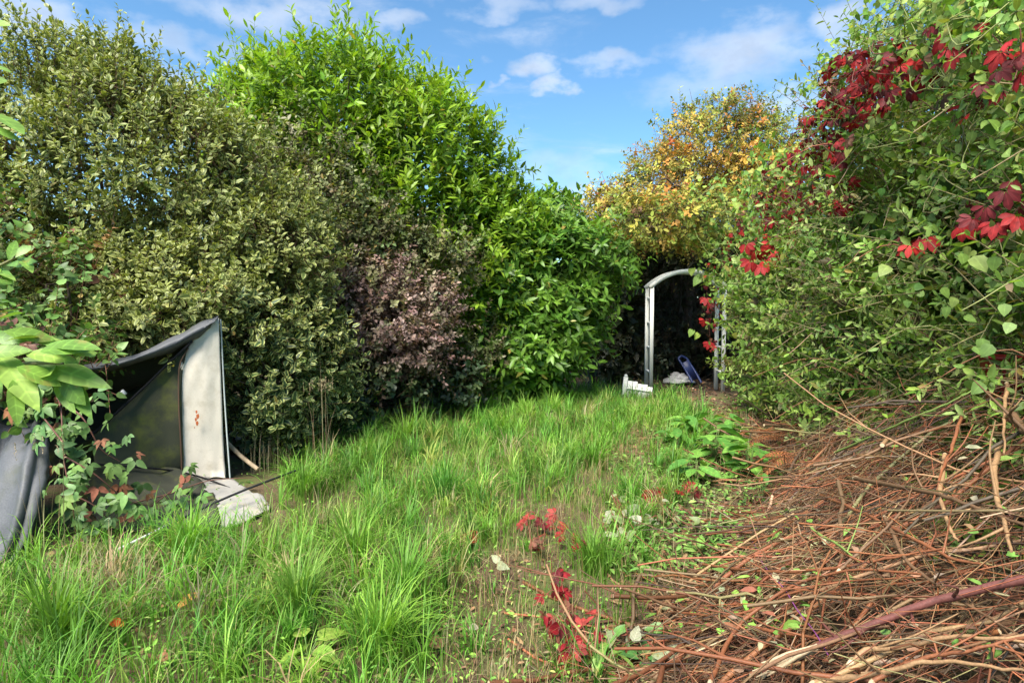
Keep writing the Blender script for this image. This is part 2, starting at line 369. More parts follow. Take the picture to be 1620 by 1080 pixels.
def shell(lobes, n, r, rmin=.78, rmax=1.05, bump=.13, freq=2.2, seed=0, back=.3, zmin=.05, gap=None):
    """points near the surface of a union of ellipsoids, with the outward direction; uneven, mostly where it can be seen"""
    L = A(lobes, float); area = (L[:, 3] * L[:, 5] + L[:, 3] * L[:, 4] + L[:, 4] * L[:, 5])
    PP, NN = [], []; got = 0
    for _ in range(60):
        m = int(n * 1.6) + 50
        k = r.choice(len(L), m, p=area / area.sum())
        d = nrm(r.normal(size=(m, 3))); c, R = L[k, :3], L[k, 3:]
        f = (rmin + (rmax - rmin) * r.random(m) ** .7)
        p0 = c + d * R
        p = c + d * R * (f * (1 + bump * wob(p0, freq, seed) + .6 * bump * wob(p0, freq * 3.1, seed + 20)))[:, None]
        nn = nrm(d / R)
        ok = p[:, 2] > zmin
        for j in range(len(L)):
            ins = (((p - L[j, :3]) / L[j, 3:]) ** 2).sum(1) < (rmin * .93) ** 2
            ok &= ~(ins & (k != j))
        tocam = nrm(A([0, 0, CAM_Z]) - p)
        ok &= ((nn * tocam).sum(1) > -.15) | (nn[:, 2] > .75) | (r.random(m) < back)
        if gap is not None: ok &= (.6 * wob(p, freq * 1.5, seed + 50) + .8 * wob(p, freq * 3.6, seed + 51) > gap) | (r.random(m) < .12)
        PP.append(p[ok]); NN.append(nn[ok]); got += ok.sum()
        if got >= n: break
    return np.concatenate(PP)[:n], np.concatenate(NN)[:n]
UP = A([0, 0, 1.0])
def sprigs(mb, tw, pos, axis, L, n, r, llen, lwid, cols, t='hex', ang=(50, 75), opposite=False, curl=.12, fold=.25,
           droop=0.0, tipcol=None, tipmix=.5, upn=.5, twcol=(.10, .06, .035), twr=.004, sizevar=.3):
    """shoots: a twig with n leaves set round it, the youngest at the end"""
    pos, axis = A(pos, float), nrm(axis); S = len(pos)
    if S == 0: return
    L = np.broadcast_to(A(L, float), S) * (1 + .25 * r.normal(size=S)).clip(.5, 1.6)
    ref = nrm(r.normal(size=(S, 3))); e1 = nrm(np.cross(axis, ref)); e2 = np.cross(axis, e1)
    ph0 = r.uniform(0, 6.28, S)
    for i in range(n):
        tt = (i + .6) / n
        p = pos + axis * (L * tt)[:, None] - UP * (droop * L * tt * tt)[:, None]
        ph = ph0 + (i // 2 * 1.571 + (i % 2) * math.pi if opposite else i * 2.4) + .25 * r.normal(size=S)
        rad = e1 * np.cos(ph)[:, None] + e2 * np.sin(ph)[:, None]
        an = np.radians(ang[1] + (ang[0] - ang[1]) * tt + 9 * r.normal(size=S))[:, None]
        d = axis * np.cos(an) + rad * np.sin(an) - UP * droop * .6
        no = axis * np.sin(an) - rad * np.cos(an) + UP * upn + .2 * r.normal(size=(S, 3))
        ll = llen * (1 - .35 * abs(tt - .45)) * (1 + sizevar * r.normal(size=S)).clip(.45, 1.6)
        c = cols * (1 + .13 * r.normal(size=(S, 1))).clip(.5, 1.6)
        odd = r.random(S) < .02; c[odd] = A([.34, .24, .06]) * r.uniform(.5, 1.2, (odd.sum(), 1))
        if tipcol is not None: w = tipmix * tt ** 1.5; c = c * (1 - w) + A(tipcol) * w
        add_leaves(mb, p, d, no, ll, ll * lwid, c, t, fold, curl + .08 * r.normal(size=S))
    if tw is not None:
        prisms(tw, pos - axis * (L * .5)[:, None], pos + axis * (L * .95)[:, None] - UP * (droop * L * .9)[:, None], twr, twr * .4, twcol)
def fill(mb, lobes, n, r, llen, pal, t='dia', rmin=.35, rmax=.85, w=.55):
    """leaves deep inside the crown"""
    p, nn = shell(lobes, n, r, rmin, rmax, back=.6)
    d = nrm(r.normal(size=(len(p), 3)) + nn * .5); no = nrm(r.normal(size=(len(p), 3)) + UP)
    add_leaves(mb, p, d, no, llen * r.uniform(.7, 1.3, len(p)), llen * w, pick(len(p), pal, r), t)
def stems(mb, base, lobes, r, n=7, r0=.04, col=(.10, .07, .045), reach=.8):
    """limbs rising from the base and forking into the crown"""
    for i in range(n):
        L = lobes[i % len(lobes)]; tgt = A(L[:3]) + reach * A(L[3:]) * nrm(r.normal(size=3) + A([0, 0, .6]))
        b = A(base, float) + A([r.normal() * .12, r.normal() * .12, -.08])
        mid = b + (tgt - b) * .45 + A([r.normal() * .1, r.normal() * .1, .25]); rr = r0 * r.uniform(.6, 1.1)
        c = curve([b, mid, tgt], 9); tube(mb, c, np.linspace(rr, rr * .25, 9), col, 6)
        for k in range(4):
            j = r.integers(3, 8); q = c[j]; e = q + nrm(r.normal(size=3) + A([0, 0, .5])) * A(L[3:]).mean() * r.uniform(.4, .8)
            tube(mb, curve([q, (q + e) / 2 + r.normal(size=3) * .06, e], 6), np.linspace(rr * .45, rr * .1, 6), col, 4)

# ------------------------------------------------------------------ ground
def build_ground():
    ax = np.unique(np.concatenate([np.linspace(-140, -8, 24), np.linspace(-8, 8, 150), np.linspace(8, 140, 24)]))
    ay = np.unique(np.concatenate([np.linspace(-60, -1, 12), np.linspace(-1, 16, 150), np.linspace(16, 200, 30)]))
    X, Y = np.meshgrid(ax, ay); Z = gz(X, Y) + .006 * wob(np.stack([X, Y, 0 * X], -1), 14, 3)
    V = np.stack([X, Y, Z], -1).reshape(-1, 3); nx, ny = len(ax), len(ay)
    i = (np.arange(ny - 1)[:, None] * nx + np.arange(nx - 1)[None]).ravel()
    mb = MB(); mb.smooth = True
    humus_shade = np.clip(smooth(mound(X, Y), .03, .3) + smooth(X - xfront(Y), -.2, .3) + smooth(Y - (9.6 + .25 * X), 0, 1.2), 0, 1) * (.75 + .25 * wob(np.stack([X, Y, 0 * X], -1), 5, 8))  # leaf-mould tone that also paints in shade under heap, hedge and far shrubs
    mb.add(V, np.repeat(humus_shade.reshape(-1, 1), 3, 1), None, np.stack([i, i + 1, i + nx + 1, i + nx], 1))
    m, n, l, b, out = base_mat('soil with thatch')
    geo = n.new('ShaderNodeNewGeometry')
    def noise(s, d=6, rg=.6):
        t = n.new('ShaderNodeTexNoise'); t.inputs['Scale'].default_value = s; t.inputs['Detail'].default_value = d; t.inputs['Roughness'].default_value = rg
        l.new(geo.outputs['Position'], t.inputs['Vector']); return t.outputs['Fac']
    def mix(f, a, c, lo, hi):
        r_ = n.new('ShaderNodeMapRange'); r_.inputs['From Min'].default_value = lo; r_.inputs['From Max'].default_value = hi; l.new(f, r_.inputs['Value'])
        x = n.new('ShaderNodeMix'); x.data_type = 'RGBA'; l.new(r_.outputs[0], x.inputs[0])
        for k, s in ((6, a), (7, c)):
            if isinstance(s, tuple): x.inputs[k].default_value = (*s, 1)
            else: l.new(s, x.inputs[k])
        return x.outputs[2]
    c = mix(noise(55, 8, .7), (.05, .034, .022), (.17, .12, .068), .36, .64)
    c = mix(noise(2.3), c, (.10, .13, .035), .46, .66)
    c = mix(noise(120, 4), c, (.24, .18, .10), .62, .72)
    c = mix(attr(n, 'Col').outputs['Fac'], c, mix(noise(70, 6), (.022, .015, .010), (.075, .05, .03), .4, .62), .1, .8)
    l.new(c, b.inputs['Base Color']); b.inputs['Roughness'].default_value = .95; b.inputs['Specular IOR Level'].default_value = .15
    bp = n.new('ShaderNodeBump'); bp.inputs['Strength'].default_value = .8; bp.inputs['Distance'].default_value = .02
    l.new(noise(70, 8, .7), bp.inputs['Height']); l.new(bp.outputs[0], b.inputs['Normal'])
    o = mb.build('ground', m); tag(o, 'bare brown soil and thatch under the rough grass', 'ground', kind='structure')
build_ground()

# ------------------------------------------------------------------ shrubs on the far side of the lawn
def shrub(name, label, cat, lobes, r, pal, mat, nspr, nleaf, sprL, llen, lwid, t='hex', base=None, outw=.8, upw=.5, rnd=.35, group=None,
          nfill=0, fill_len=None, fpal=None, nst=7, st_r=.035, stcol=(.09, .065, .045), rmin=.72, rmax=1.1, bump=.13, freq=2.2, seed=0, gap=None,
          extra=None, shoots=.07, **kw):
    L = A(lobes)
    if base is None: base = (L[:, 0].mean(), L[:, 1].mean() + .1, 0)
    base = (base[0], base[1], float(gz(base[0], base[1])))
    root = thing(name, base, label, cat, group)
    mb, tw = MB(), MB()
    p, nn = shell(lobes, nspr, r, rmin, rmax, bump, freq, seed, gap=gap)
    ax = nn * outw + UP * upw + rnd * r.normal(size=p.shape)
    sprigs(mb, tw, p, ax, sprL, nleaf, r, llen, lwid, pick(len(p), pal, r), t, **kw)
    p, nn = shell(lobes, int(nspr * shoots), r, .9, 1.12, bump, freq, seed)
    sprigs(mb, tw, p, nn * .8 + UP * (upw + .3) + .45 * r.normal(size=p.shape), sprL * 2.1, int(nleaf * 1.7), r, llen, lwid, pick(len(p), pal, r), t, **kw)
    if extra: extra(mb, tw, r)
    if nfill: fill(mb, lobes, nfill, r, fill_len or llen * 1.3, fpal or pal)
    stems(tw, base, lobes, r, nst, st_r, stcol)
    mb.build('foliage', M[mat], root); tw.build('branches', M['bark'], root)
    return root

PV = [(.10, .145, .034, 3), (.07, .105, .032, 2), (.17, .20, .045, 1.4)]
r = np.random.default_rng(11)
VT = [lobe(100, 285, 7.5, 150, 185, 1.1), lobe(225, 310, 7.3, 120, 180, 1.1), lobe(30, 430, 6.9, 150, 150, 1.0), lobe(330, 345, 7.2, 100, 130, .9), lobe(150, 200, 7.6, 70, 110, .7), lobe(300, 250, 7.6, 60, 90, .6),
      lobe(-130, 300, 7.2, 170, 190, 1.2)]
def vt_tips(mb, tw, r):          # long shoots standing out of the top
    for (px, py, n) in ((140, 60, 9), (205, 45, 8), (60, 85, 6), (255, 125, 6), (20, 95, 5), (175, 90, 8), (120, 110, 10), (230, 100, 7), (285, 165, 6)):
        for k in range(n):
            c = P(px + r.normal() * 12, py + 45 + r.random() * 30, 7.3 + r.normal() * .25)
            sprigs(mb, tw, c[None], A([[r.normal() * .25, r.normal() * .25, 1]]), .42, 12, r, .085, .5, pick(1, PV, r), 'hex', tipcol=(.2, .24, .05))
shrub('variegated_shrub', 'tall yellow-edged variegated evergreen behind the collapsed tent', 'shrub', VT, r, PV, 'variegated', 5000, 10, .24, .072, .52,
      ang=(35, 70), upw=.7, nfill=5000, nst=12, st_r=.05, tipcol=(.22, .25, .055), tipmix=.55, base=(-4.6, 7.4, 0), gap=-.1, extra=vt_tips, bump=.2, rnd=.5)
VL = [lobe(420, 420, 6.8, 80, 80, .6), lobe(300, 470, 6.4, 110, 85, .6), lobe(130, 500, 6.3, 130, 75, .6), lobe(430, 500, 6.7, 65, 80, .5), lobe(350, 400, 6.7, 60, 60, .5), lobe(210, 430, 6.5, 70, 60, .5), lobe(470, 370, 7.4, 50, 60, .5), lobe(255, 500, 5.95, 70, 36, .4), lobe(160, 525, 5.8, 70, 36, .4), lobe(330, 470, 6.0, 50, 30, .35)]
PVL = [(.10, .14, .035, 2), (.15, .18, .045, 1.6), (.06, .09, .03, 1.8)]
r = np.random.default_rng(12)
shrub('variegated_shrub', 'paler yellow-green variegated bush spilling over the tent top', 'shrub', VL, r, PVL, 'variegated', 2500, 10, .19, .065, .54,
      ang=(40, 75), upw=.6, nfill=2500, nst=8, tipcol=(.29, .30, .08), tipmix=.5, base=(-3.0, 6.8, 0), gap=-.05, bump=.3, rnd=.55)
VD = [lobe(430, 610, 6.4, 75, 95, .5), lobe(395, 545, 6.3, 60, 80, .45), lobe(490, 590, 6.9, 60, 90, .5)]
r = np.random.default_rng(13)
shrub('variegated_shrub', 'low dark-leaved variegated bush beside the pale tent panel', 'shrub', VD, r,
      [(.05, .085, .03, 2), (.075, .12, .03, 1)], 'variegated', 1000, 9, .18, .075, .56, ang=(45, 80), upw=.4, nfill=1200, nst=6,
      base=(-2.4, 6.6, 0), gap=-.1, bump=.25, rnd=.5)

PL = [(.14, .26, .018, 3), (.19, .32, .02, 2), (.09, .18, .018, 1.5)]
LT = [lobe(550, 235, 10.6, 140, 125, 1.6), lobe(440, 215, 10.9, 95, 95, 1.2), lobe(660, 312, 10.4, 132, 165, 1.4), lobe(520, 350, 10.2, 180, 165, 1.4),
      lobe(765, 425, 10.3, 68, 150, 1.0), lobe(640, 480, 10.2, 150, 135, 1.2), lobe(755, 540, 10.3, 105, 80, .9), lobe(800, 385, 10.4, 55, 65, .8)]
def lt_tips(mb, tw, r):
    for (px, py, n) in ((430, 75, 10), (560, 45, 14), (500, 60, 12), (620, 72, 10), (670, 110, 8), (725, 175, 5), (370, 110, 9), (400, 85, 8), (590, 55, 10),
                        (775, 260, 4), (810, 320, 4), (460, 70, 10), (700, 145, 6), (645, 85, 7), (535, 50, 10)):
        for k in range(n):
            c = P(px + r.normal() * 14, py + 28 + r.random() * 40, 10.5 + r.normal() * .4)
            sprigs(mb, tw, c[None], A([[r.normal() * .3, r.normal() * .3, 1]]), .42, 11, r, .12, .28, pick(1, [(.22, .38, .035, 1)], r), 'laurel',
                   ang=(25, 50), tipcol=(.28, .46, .05), twcol=(.13, .22, .04))
r = np.random.default_rng(14)
def lt_all(mb, tw, r):
    lt_tips(mb, tw, r)
shrub('cherry_laurel', 'tall bright green laurel bush, highest of the shrubs', 'shrub', LT, r, PL, 'laurel', 5200, 9, .3, .135, .34, t='lance',
      ang=(35, 70), upw=.8, droop=.12, nfill=9000, fill_len=.2, nst=14, st_r=.06, tipcol=(.29, .42, .03), tipmix=.6, base=(-2.1, 10.7, 0),
      curl=.15, twcol=(.10, .16, .04), gap=-.4, extra=lt_all, seed=2, freq=1.6, bump=.16, rnd=.45)
LL = [lobe(820, 455, 10.3, 85, 95, .9), lobe(900, 415, 10.6, 75, 50, .8), lobe(835, 550, 10.0, 80, 65, .7), lobe(785, 500, 10.0, 65, 90, .7), lobe(900, 490, 10.4, 45, 60, .6), lobe(870, 360, 10.8, 40, 40, .5)]
r = np.random.default_rng(15)
shrub('cherry_laurel', 'lower broad-leaved laurel bush between tall laurel and white arch', 'shrub', LL, r,
      [(.11, .215, .026, 3), (.15, .27, .035, 2), (.07, .15, .02, 1)], 'laurel', 1900, 9, .28, .15, .37, t='lance', ang=(45, 80), upw=.35,
      droop=.3, nfill=1500, fill_len=.2, nst=8, base=(.5, 10.6, 0), curl=.2, twcol=(.10, .16, .04), gap=-.15, seed=5, bump=.24, rnd=.5, shoots=.04,
      tipcol=(.16, .32, .04), tipmix=.4)
# small-leaved dusky shrubs in front of the laurel
DU = [lobe(455, 300, 8.8, 70, 90, .6), lobe(540, 340, 8.7, 75, 70, .6), lobe(690, 410, 9.0, 70, 35, .5), lobe(510, 420, 8.5, 80, 60, .5), lobe(610, 395, 8.8, 60, 35, .4), lobe(745, 560, 9.2, 45, 40, .4)]
r = np.random.default_rng(16)
shrub('dusky_shrub', 'dusky grey-green small-leaved shrub growing up the tall laurel', 'shrub', DU, r,
      [(.16, .18, .06, 3), (.12, .15, .05, 2), (.2, .17, .09, 1)], 'small', 1700, 10, .22, .06, .62, ang=(45, 80), upw=.4, nfill=900, nst=9,
      base=(-2.3, 9.0, 0), gap=0.0, seed=6, rmin=.5, rmax=1.25, bump=.36, rnd=.7, twcol=(.07, .045, .035))
PU = [lobe(560, 480, 8.3, 75, 42, .5), lobe(510, 525, 8.1, 60, 45, .5), lobe(630, 510, 8.3, 60, 45, .5), lobe(575, 545, 8.1, 80, 35, .5), lobe(595, 445, 8.5, 55, 28, .4), lobe(675, 480, 8.6, 40, 30, .4), lobe(655, 560, 8.2, 45, 25, .4)]
r = np.random.default_rng(17)
shrub('purple_shrub', 'rounded purple-bronze small-leaved shrub at the edge of the grass', 'shrub', PU, r,
      [(.24, .15, .125, 3), (.30, .21, .165, 2), (.16, .105, .08, 1.2), (.19, .19, .09, 2)], 'small', 2000, 10, .2, .055, .64, ang=(45, 80),
      upw=.35, nfill=1500, nst=9, base=(-1.7, 8.6, 0), gap=0.0, seed=7, bump=.4, rnd=.7, rmin=.5, rmax=1.25, shoots=.12, droop=.15, twcol=(.08, .045, .035), tipcol=(.28, .2, .15), tipmix=.3)
UG = [lobe(500, 655, 7.5, 75, 45, .5), lobe(590, 625, 8.0, 70, 50, .5), lobe(690, 610, 8.8, 70, 45, .5), lobe(420, 690, 6.6, 50, 35, .4)]
r = np.random.default_rng(18)
shrub('bramble_bush', 'dark low bramble scrub under the purple shrub', 'bush', UG, r, [(.05, .085, .03, 3), (.035, .06, .025, 2), (.09, .12, .04, 1)],
      'small', 700, 6, .18, .075, .7, t='oval', ang=(55, 85), upw=.3, nfill=700, nst=6, base=(-2.2, 7.9, 0), gap=-.1, droop=.15)
BL = [lobe(70, 470, 5.7, 110, 80, .45), lobe(-60, 450, 5.6, 120, 130, .5), lobe(30, 545, 4.9, 95, 50, .4), lobe(125, 578, 4.85, 55, 24, .25), lobe(10, 610, 4.5, 60, 35, .25), lobe(-230, 560, 5.6, 130, 120, .5)]
r = np.random.default_rng(19)
shrub('bramble_bush', 'green bramble thicket arching over the tent roof with brown dead sprays', 'bush', BL, r,
      [(.13, .23, .05, 3), (.09, .17, .04, 2), (.16, .07, .04, .4), (.24, .15, .06, .3)], 'small', 820, 6, .22, .075, .68, t='ovate', ang=(55, 85), upw=.4,
      nfill=700, nst=7, base=(-4.3, 5.9, 0), gap=-.1, droop=.15, twcol=(.2, .1, .06))

# ------------------------------------------------------------------ autumn tree and dark thicket behind the arch
def autumn_tree():
    r = np.random.default_rng(21)
    lobes = [lobe(1130, 245, 15.6, 85, 78, 1.6), lobe(1055, 300, 15.0, 75, 65, 1.4), lobe(1200, 310, 14.5, 60, 60, 1.0), lobe(965, 342, 12.6, 60, 40, 1.0), lobe(1095, 355, 12.4, 90, 38, 1.4),
             lobe(1195, 255, 15.8, 60, 75, 1.3), lobe(1025, 352, 11.6, 75, 30, 1.0)]
    base = (4.3, 15.2, 0)
    root = thing('autumn_tree', base, 'tree with thin yellow and orange autumn leaves behind the arch', 'tree')
    tr, br, mb = MB(), MB(), MB()
    tube(tr, curve([base, (4.2, 15.1, 1.2), (4.35, 15.2, 2.6), (4.5, 15.3, 4.2)], 14), np.linspace(.13, .06, 14), (.07, .052, .04), 9)
    tube(tr, curve([(4.2, 15.1, .9), (3.8, 14.9, 1.9), (3.4, 14.8, 3.3)], 10), np.linspace(.08, .04, 10), (.07, .052, .04), 8)
    for i in range(46):
        L = lobes[i % 7]; s = A([4.3, 15.2, r.uniform(1.8, 4.0)]); tgt = A(L[:3]) + A(L[3:]) * nrm(r.normal(size=3) + A([0, -.2, .4])) * .95
        c = curve([s, s * .45 + tgt * .55 + A([0, 0, .35]) + r.normal(size=3) * .15, tgt], 9)
        tube(br, c, np.linspace(.03, .005, 9), (.085, .06, .045), 4)
        for k in range(5):
            j = r.integers(4, 9); e = c[j] + nrm(r.normal(size=3) + A([0, 0, .5])) * r.uniform(.3, .7)
            tube(br, A([c[j], (c[j] + e) / 2 + r.normal(size=3) * .04, e]), (.008, .005, .003), (.09, .06, .045), 3)
    p, nn = shell(lobes, 4600, r, .45, 1.08, .24, 1.8, 9, gap=-.4, back=.35)
    pal = [(.50, .44, .09, 3), (.38, .40, .08, 3.8), (.50, .36, .09, 1.4), (.36, .16, .08, .5), (.20, .24, .05, 2.4)]
    cols = pick(len(p), pal, r)
    zz = wob(p, 1.3, 78); cols[zz > .3] *= A([1.12, .82, .8]); cols[zz < -.35] *= A([.6, .78, .7])
    redz = wob(p, 1.1, 77) > .5
    cols[redz] = cols[redz] * A([1.1, .6, .6])
    sprigs(mb, br, p, nn * .7 + UP * .4 + .5 * r.normal(size=p.shape), .3, 10, r, .08, .58, cols, 'hex', ang=(45, 80), droop=.15, twcol=(.09, .06, .045))
    tr.build('trunk', M['bark'], root); br.build('branches', M['bark'], root); mb.build('crown', M['autumn'], root)
autumn_tree()
r = np.random.default_rng(22)
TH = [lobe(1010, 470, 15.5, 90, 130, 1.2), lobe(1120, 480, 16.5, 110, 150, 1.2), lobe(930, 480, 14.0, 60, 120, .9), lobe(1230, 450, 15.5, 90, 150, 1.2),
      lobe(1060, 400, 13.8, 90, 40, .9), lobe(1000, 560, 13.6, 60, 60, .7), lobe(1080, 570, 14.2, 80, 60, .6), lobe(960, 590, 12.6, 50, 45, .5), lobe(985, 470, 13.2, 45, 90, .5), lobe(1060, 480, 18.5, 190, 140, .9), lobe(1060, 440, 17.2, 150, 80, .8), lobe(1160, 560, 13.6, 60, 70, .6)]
def th_twigs(mb, tw, r):
    n = 900
    px, py = r.uniform(900, 1200, n), r.uniform(380, 600, n)
    p0 = A([P(a, b, Y) for a, b, Y in zip(px, py, r.uniform(13.0, 15.0, n))])
    p1 = p0 + A([0, 0, -1]) * r.uniform(.3, 1.0, (n, 1)) + .2 * r.normal(size=(n, 3))
    p1[:, 2] = np.maximum(p1[:, 2], .02)
    prisms(tw, p0, p1, .005, .002, pick(n, [(.05, .04, .03, 1), (.08, .06, .04, .5)], r))
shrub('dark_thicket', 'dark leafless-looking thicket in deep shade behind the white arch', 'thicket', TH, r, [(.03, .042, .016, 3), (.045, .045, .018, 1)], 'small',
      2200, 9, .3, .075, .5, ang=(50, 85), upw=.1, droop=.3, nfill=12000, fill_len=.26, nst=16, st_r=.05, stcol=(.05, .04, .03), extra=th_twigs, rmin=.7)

# ------------------------------------------------------------------ overgrown hedge along the right
def htop(y): return np.interp(y, [2, 6, 8.3, 11, 12], [4.1, 3.95, 3.2, 2.5, 2.3])
def Yh(px): return 2.0 / ((px - 810) / FPX - .16)
def hedge_lobes(y0, y1, step=.95):
    out = []
    r = np.random.default_rng(int(y0 * 10))
    for y in np.arange(y0, y1, step):
        H = float(htop(y)); x = float(xfront(y))
        for (f, h, dx) in ((.2, .24, .72), (.5, .24, .7), (.8, .2, .95)):
            out.append((x + dx + r.normal() * .1, y + r.normal() * .15, H * f, .85, .85, H * h))
        out.append((x + 1.9, y, H * .5, 1.1, .8, H * .5))
    return out
PH = [(.16, .275, .045, 3), (.22, .33, .06, 2.4), (.08, .15, .03, 1.4), (.32, .38, .12, 1.3), (.22, .15, .09, .7)]
def arching(mb, tw, r):
    """long stems arching out of the hedge over the heap"""
    for k in range(75):
        y = r.uniform(2.3, 6.2); x = float(xfront(y)) + .25; z = r.uniform(.3, 2.6); L = r.uniform(.5, 1.2)
        d = nrm(A([-.6 + .4 * r.normal(), .6 * r.normal(), .8])); b = A([x, y, z]); m_ = b + d * L * .55; e = m_ + (d * A([1, 1, -.3]) + A([0, 0, -.25])) * L * .5
        c = curve([b, m_, e], 9); tube(tw, c, np.linspace(.006, .0025, 9), pick(1, [(.2, .2, .08, 2), (.24, .1, .06, 1.5), (.28, .2, .12, 1)], r)[0], 5)
        i = r.integers(2, 9, 9); add_leaves(mb, c[i], nrm(r.normal(size=(9, 3)) + A([-.4, -.4, 0])), UP + .4 * r.normal(size=(9, 3)), .075 * r.uniform(.6, 1.3, 9), .032, pick(9, PH, r), 'oval', .2, .15)
r = np.random.default_rng(31)
shrub('honeysuckle_hedge', 'overgrown narrow-leaved green hedge rising behind the cut branches', 'hedge', hedge_lobes(1.9, 6.0), r, PH, 'soft', 4800, 11, .24,
      .06, .42, t='hex', opposite=True, ang=(45, 80), upw=.4, nfill=9000, fill_len=.17, nst=16, base=(3.6, 4.4, 0), gap=0.0, seed=12, bump=.36,
      twcol=(.15, .13, .06), tipcol=(.26, .34, .09), tipmix=.4, droop=.1, rnd=.5, extra=arching)
r = np.random.default_rng(32)
shrub('honeysuckle_hedge', 'far stretch of green hedge beside the white arch', 'hedge', hedge_lobes(5.9, 10.4), r, PH, 'soft', 4200, 11, .26,
      .08, .48, t='hex', opposite=True, ang=(45, 80), upw=.4, nfill=5000, fill_len=.2, nst=16, base=(4.6, 8.5, 0), gap=0.0, seed=13, bump=.34,
      twcol=(.13, .11, .06), tipcol=(.24, .33, .08), tipmix=.4, droop=.1, rnd=.5)

def zone(px, py, rx, ry, n, r, off=(-.3, .12)):
    """points on the face of the hedge around a spot of the picture"""
    a = r.uniform(0, 6.28, n); q = np.sqrt(r.random(n))
    X, Z = px + rx * q * np.cos(a), py + ry * q * np.sin(a)
    return A([P(x, z, min(Yh(x), 11.5) + o) for x, z, o in zip(np.maximum(X, 1095), Z, r.uniform(*off, n))])
def fans(mb, pos, nor, size, col, r, k=5, t='obovate', hang=.5):
    """compound leaves: leaflets spread from one point"""
    N = len(pos); size = np.broadcast_to(A(size, float), N)
    nor = nrm(nor); dn = nrm(A([0, 0, -1.0]) * hang + .35 * r.normal(size=(N, 3))); dn = nrm(dn - (dn * nor).sum(1, keepdims=True) * nor); sd_ = np.cross(nor, dn)
    for i in range(k):
        an = (i - (k - 1) / 2) * (.62 if k == 5 else 1.1) + .1 * r.normal(size=N)
        s = size * (1 - .13 * abs(i - (k - 1) / 2)) * (1 + .1 * r.normal(size=N))
        d = dn * np.cos(an)[:, None] + sd_ * np.sin(an)[:, None] - nor * .15
        add_leaves(mb, pos + d * (s * .12)[:, None], d, nor + .25 * r.normal(size=(N, 3)), s, s * .5, col * (1 + .12 * r.normal(size=(N, 1))), t, .2, .18)
HN = nrm(A([-.9, -.45, .35]))                           # the way the hedge face looks
PR = [(.25, .015, .016, 3), (.12, .015, .018, 2.2), (.36, .024, .02, 1.3), (.13, .06, .035, 1.4), (.12, .15, .045, 1.2)]
_leafmesh = {}
def leaf_object(parent, name, key, make, mat, loc, zdir, xdir, scale):
    """one leaf as an object; alike leaves share a mesh"""
    if key not in _leafmesh:
        mb = MB(); mb.smooth = True; make(mb); _leafmesh[key] = mb.mesh(name, M[mat])
    o = bpy.data.objects.new(name, _leafmesh[key]); C.objects.link(o)
    z = nrm(zdir); x = nrm(A(xdir, float) - (A(xdir, float) @ z) * z); y = np.cross(z, x)
    from mathutils import Matrix
    m = Matrix([[x[i] * scale, y[i] * scale, z[i] * scale, loc[i]] for i in range(3)] + [[0, 0, 0, 1]])
    o.parent = parent; o.matrix_parent_inverse = parent.matrix_basis.inverted(); o.matrix_basis = m
    return o
def single(col, t='big', w=.4, fold=.2, curl=.2):
    return lambda mb: add_leaves(mb, A([[0, 0, 0.]]), A([[1., 0, 0]]), A([[0, 0, 1.]]), 1., w, A(col), t, fold, curl)
def fan_unit(col, seed, k=5, t='obovate'):
    def f(mb):
        rr = np.random.default_rng(seed)
        for i in range(k):
            an = (i - (k - 1) / 2) * (.62 if k == 5 else 1.1) + .08 * rr.normal()
            d = A([[math.cos(an), math.sin(an), -.12 + .1 * rr.normal()]]); s = 1 - .13 * abs(i - (k - 1) / 2)
            add_leaves(mb, d * .1, d, A([[0, 0, 1.]]) + .15 * rr.normal(size=(1, 3)), s, s * .5, A(col) * (1 + .15 * rr.normal()), t, .22, .2)
    return f
def vine(name, label, cat, zones, pal, mat, kind, size, stemcol, r, big=(), group=None, hang=.5, off=(-.3, .12)):
    z0 = zones[0]; b = P(z0[0], z0[1], min(Yh(z0[0]), 11.5)); b[2] = gz(b[0], b[1])
    root = thing(name, b, label, cat, group); mb, st = MB(), MB()
    for (px, py, rx, ry, n) in zones:
        p = zone(px, py, rx, ry, n, r, off); N = len(p)
        nor = HN + .5 * r.normal(size=(N, 3)); sz = size * r.uniform(.6, 1.25, N)
        if kind == 'fan': fans(mb, p, nor, sz, pick(N, pal, r), r, hang=hang)
        else:
            d = nrm(A([0, 0, -1.]) * hang + .7 * r.normal(size=(N, 3)))
            add_leaves(mb, p, d, nor + UP * .4, sz, sz * .85, pick(N, pal, r), kind, .15, .12)
        for k in range(max(3, n // 12)):       # stems looping between the leaves
            i, j = r.integers(0, N, 2); m_ = (p[i] + p[j]) / 2 + A([-.06, -.05, -.08]) + .06 * r.normal(size=3)
            tube(st, curve([p[i], m_, p[j]], 7), .003, stemcol, 4)
    tag(st.build('stems', M['stem'], root), kind='stuff'); mb.build('foliage', M[mat], root)
    for i, (px, py, Y, s, ci) in enumerate(big):
        q = P(px, py, Y); c = pal[ci][:3]; nor = nrm(A([-.35, -.8, .45]) + .3 * r.normal(size=3)); v = i % 5
        if kind == 'fan':
            leaf_object(root, 'leaf', (name, ci, v), fan_unit(c, 40 + v), mat, q, nor, A([r.normal() * .6, 0, -1.]), s)
        else:
            leaf_object(root, 'leaf', (name, ci, v), single(c, kind, .85, .12, .1 + .05 * v), mat, q, nor, A([r.normal() * .6, 0, -1.]), s)
    return root
r = np.random.default_rng(33)
